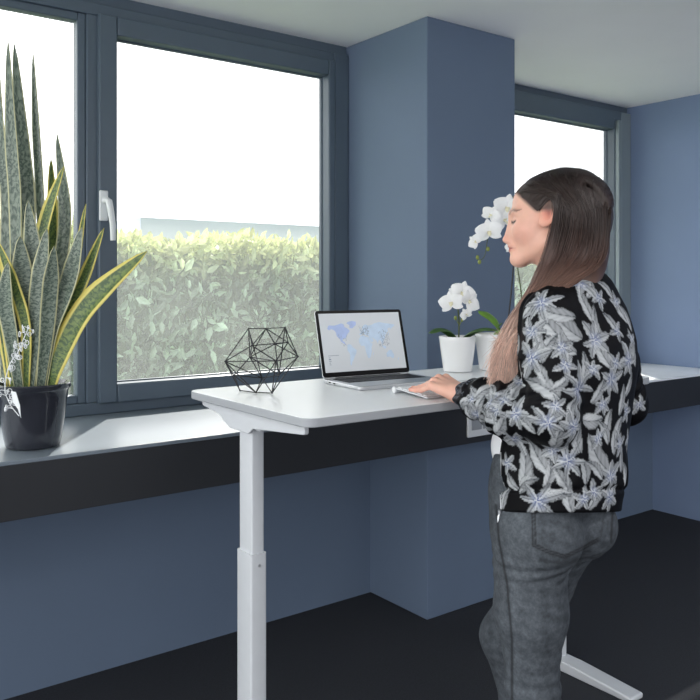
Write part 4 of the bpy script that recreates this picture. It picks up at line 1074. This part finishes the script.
def hair_col(c, rnd):
    ks = np.array([-.42, -.30, -.20, -.12, -.04, .13])
    cs = np.array([s2l(x) for x in ((236, 204, 188), (222, 188, 172), (140, 106, 92), (82, 56, 47), (55, 39, 34), (38, 29, 28))])
    return np.stack([np.interp(c, ks, cs[:, i]) for i in range(3)], -1)*rnd[..., None]
q = hloc(V.astype(np.float32))
M['hair'] = mat('brown_hair', (60, 46, 42), 0.42, var=0.10, scale=60, attr='col')
hairo = np_mesh('hair', V, Q, M['hair'], woman, colors=hair_col(q[:, 2], np.full(len(V), .62)))
SIL = catmull(np.array([(.098, .052), (.066, .086), (.022, .110), (-.024, .117), (-.074, .106), (-.110, .070), (-.128, .022)]), 60)
def lerp(a, b, s): return a+(b-a)*s
hr = np.random.default_rng(33)
def strands(n, side, hline=False):
    LL, CC, FF = [], [], []; off = 0; m = 30
    for i in range(n):
        s = hr.random()**0.9; clump = int(s*70+hr.normal(0, .8)); cr_ = np.random.default_rng(abs(clump+200*side+500)); cj = cr_.normal(0, 1, 6)
        r_ = SIL[min(int(s*59), 59)]
        root = np.array([r_[0]-.002, hr.normal(0, .006)+(-.008), r_[1]-.001])
        q1 = np.array([lerp(.062, -.110, s), lerp(.060, .052, s), lerp(.056, .055, s)])+[cj[0]*.001, 0, 0]
        q1 = np.array([np.interp(s, [0, .25, .5, .75, 1], [.066, .040, -.012, -.074, -.120]), np.interp(s, [0, .5, .75, 1], [.060, .066, .055, .040]), np.interp(s, [0, .25, .5, .75, 1], [.056, .075, .086, .070, .004])])+[cj[0]*.001, 0, 0]
        if hline:
            h_ = hr.random()
            root = np.array([np.interp(h_, [0, .5, 1], [.096, .064, .036]), np.interp(h_, [0, .5, 1], [.012, .066, .076]), np.interp(h_, [0, .5, 1], [.056, .034, .004])])
            q1 = root+[-.030-.012*h_, .012-.002*h_, .006+.034*h_]; s = .10*h_
        Mq = np.array([lerp(-.004, -.118, s), np.interp(s, [0, .5, 1], [.0865, .082, .050]), lerp(.030, -.035, s)])
        Nq = np.array([lerp(.010, -.104, s), lerp(.074, .052, s), lerp(-.080, -.120, s)])
        if side < 0:
            for q_ in (root, q1, Mq, Nq): q_[0] = q_[0]*.90 if q_[0] < 0 else q_[0]
        f = hr.normal(0, .004, 3); lay = hr.uniform(-.006, .004)
        if side > 0:
            Gq = np.array([lerp(.040, -.030, s), lerp(.085, .088, s), lerp(-.170, -.178, s)])
            Kq = np.array([lerp(.104, .070, s), lerp(.080, .088, s), lerp(-.290, -.285, s)])+[cj[1]*.006, cj[2]*.006, 0]
            Tq = np.array([lerp(.136, .092, s), lerp(.076, .084, s), -.388+.03*cj[3]+hr.normal(0, .014)])+[cj[4]*.008, cj[5]*.008, 0]
            cps = [root, q1, Mq, Nq, Gq, Kq, Tq]
        else:
            Gq = np.array([lerp(.02, -.07, s), .05, lerp(-.18, -.21, s)]); cps = [root, q1, Mq, Nq, Gq]
        cps = [np.array(c_)+f*(.3+.12*k)*(k > 0) for k, c_ in enumerate(cps)]
        for k in range(1, len(cps)):
            rad = np.array([cps[k][0]+.03, cps[k][1], 0]); cps[k] = cps[k]+rad/(np.linalg.norm(rad)+1e-6)*lay
            cps[k][2] += cj[k % 6]*.0015
        C = catmull(np.array(cps), m)
        C[:, 1] *= side
        # keep the strand outside the skull volume
        LL.append(HO+C[:, :1]*hf*HS+C[:, 1:2]*hl+C[:, 2:]*UP)
        idx = np.arange(m-1)[:, None]*3
        FF.append(np.concatenate([np.concatenate([idx+j, idx+(j+1) % 3, idx+3+(j+1) % 3, idx+3+j], 1) for j in range(3)])+off); off += m*3
        tone = (.70+.45*cr_.random())*hr.uniform(.70, 1.40)
        CC.append(np.repeat(hair_col(C[:, 2], np.full(m, tone)), 3, 0))
    global rnd_push
    rnd_push = np.repeat(hr.random(n), m)
    W_ = push_out(np.concatenate(LL)).reshape(n, m, 3)
    W_[:, 1:-1] = .25*W_[:, :-2]+.5*W_[:, 1:-1]+.25*W_[:, 2:]
    T = np.gradient(W_, axis=1); T /= np.linalg.norm(T, axis=2)[..., None]+1e-9
    s1 = np.cross(T, np.array([.3, .5, .8])); s1 /= np.linalg.norm(s1, axis=2)[..., None]+1e-9; s2 = np.cross(T, s1)
    rr_ = (.00085*np.clip(np.minimum(np.linspace(0, 8, m)+.4, (1-np.linspace(0, 1, m))*5+.25), 0, 1))[None, :, None]
    V_ = np.stack([W_+rr_*(s1*math.cos(t)+s2*math.sin(t)) for t in (0, 2.094, 4.189)], 2).reshape(-1, 3)
    return V_, np.concatenate(FF), np.concatenate(CC)
def push_out(W_):
    """strands lie on the hair volume, never inside it"""
    p = W_.astype(np.float32)
    for it in range(3):
        d = hair_sdf(p); k = np.where(d < .0012)[0]
        if len(k) == 0: break
        q = p[k]; e = np.float32(.002)
        g = np.stack([hair_sdf(q+np.eye(3, dtype=np.float32)[i]*e)-hair_sdf(q-np.eye(3, dtype=np.float32)[i]*e) for i in range(3)], 1)
        g /= np.linalg.norm(g, axis=1)[:, None]+1e-9
        p[k] = q+g*np.clip(.0016+.0015*rnd_push[k]-d[k], 0, .012)[:, None]
    return p.astype(float)
V1, F1, C1 = strands(5200, 1); V2, F2, C2 = strands(1300, -1); V3, F3, C3 = strands(900, 1, True)
M['strand'] = mat('brown_hair_strands', (70, 54, 48), 0.38, var=0.05, scale=60, attr='col')
np_mesh('strands', np.concatenate([V1, V2, V3]), np.concatenate([F1, F2+len(V1), F3+len(V1)+len(V2)]), M['strand'], hairo, colors=np.concatenate([C1, C2, C3]))['kind'] = 'stuff'
# ------------------------------------------------------------------ light
w = bpy.data.worlds.new('world'); SC.world = w; w.use_nodes = True
WN = w.node_tree.nodes; WL = w.node_tree.links
bg = WN['Background']
tc = WN.new('ShaderNodeTexCoord'); sx = WN.new('ShaderNodeVectorMath'); sx.operation = 'DOT_PRODUCT'; sx.inputs[1].default_value = (-0.75, 0.66, 0.0); WL.new(tc.outputs['Generated'], sx.inputs[0])
cr = WN.new('ShaderNodeValToRGB')                                # pale overcast haze, brighter on the window side
cr.color_ramp.elements[0].position = 0.15; cr.color_ramp.elements[0].color = (0.78, 0.80, 0.84, 1)
cr.color_ramp.elements[1].position = 0.75; cr.color_ramp.elements[1].color = (3.0, 3.05, 3.12, 1)
mr = WN.new('ShaderNodeMapRange'); mr.inputs['From Min'].default_value = -1; mr.inputs['From Max'].default_value = 1
WL.new(sx.outputs['Value'], mr.inputs['Value']); WL.new(mr.outputs['Result'], cr.inputs['Fac']); WL.new(cr.outputs['Color'], bg.inputs['Color'])
bg.inputs['Strength'].default_value = 1.0
sd = bpy.data.lights.new('sun', 'SUN'); sd.energy = 9.0; sd.angle = math.radians(1.5); sd.color = (1.0, 0.96, 0.88)
su = bpy.data.objects.new('sun', sd); COL.objects.link(su); su.location = (6, 9, 8)
el = math.radians(40)
su.rotation_euler = Vector((-0.59*math.cos(el), -0.81*math.cos(el), -math.sin(el))).to_track_quat('-Z', 'Y').to_euler()
for lx, ly in ((0.9, -0.2), (2.6, -0.2)):  # added fill lights for the room, no fixtures known here
    la = bpy.data.lights.new('fill_lamp', 'AREA'); la.shape = 'RECTANGLE'; la.size = 1.2; la.size_y = 0.5; la.energy = 11; la.color = (1, 0.98, 0.95)
    lo = bpy.data.objects.new('fill_lamp', la); COL.objects.link(lo); lo.location = (lx, ly, ZC-0.02)
SC.view_settings.view_transform = 'Standard'; SC.view_settings.look = 'None'; SC.view_settings.exposure = 0; SC.view_settings.gamma = 1
SC.cycles.max_bounces = 8; SC.cycles.transparent_max_bounces = 12
SC.cycles.use_denoising = True
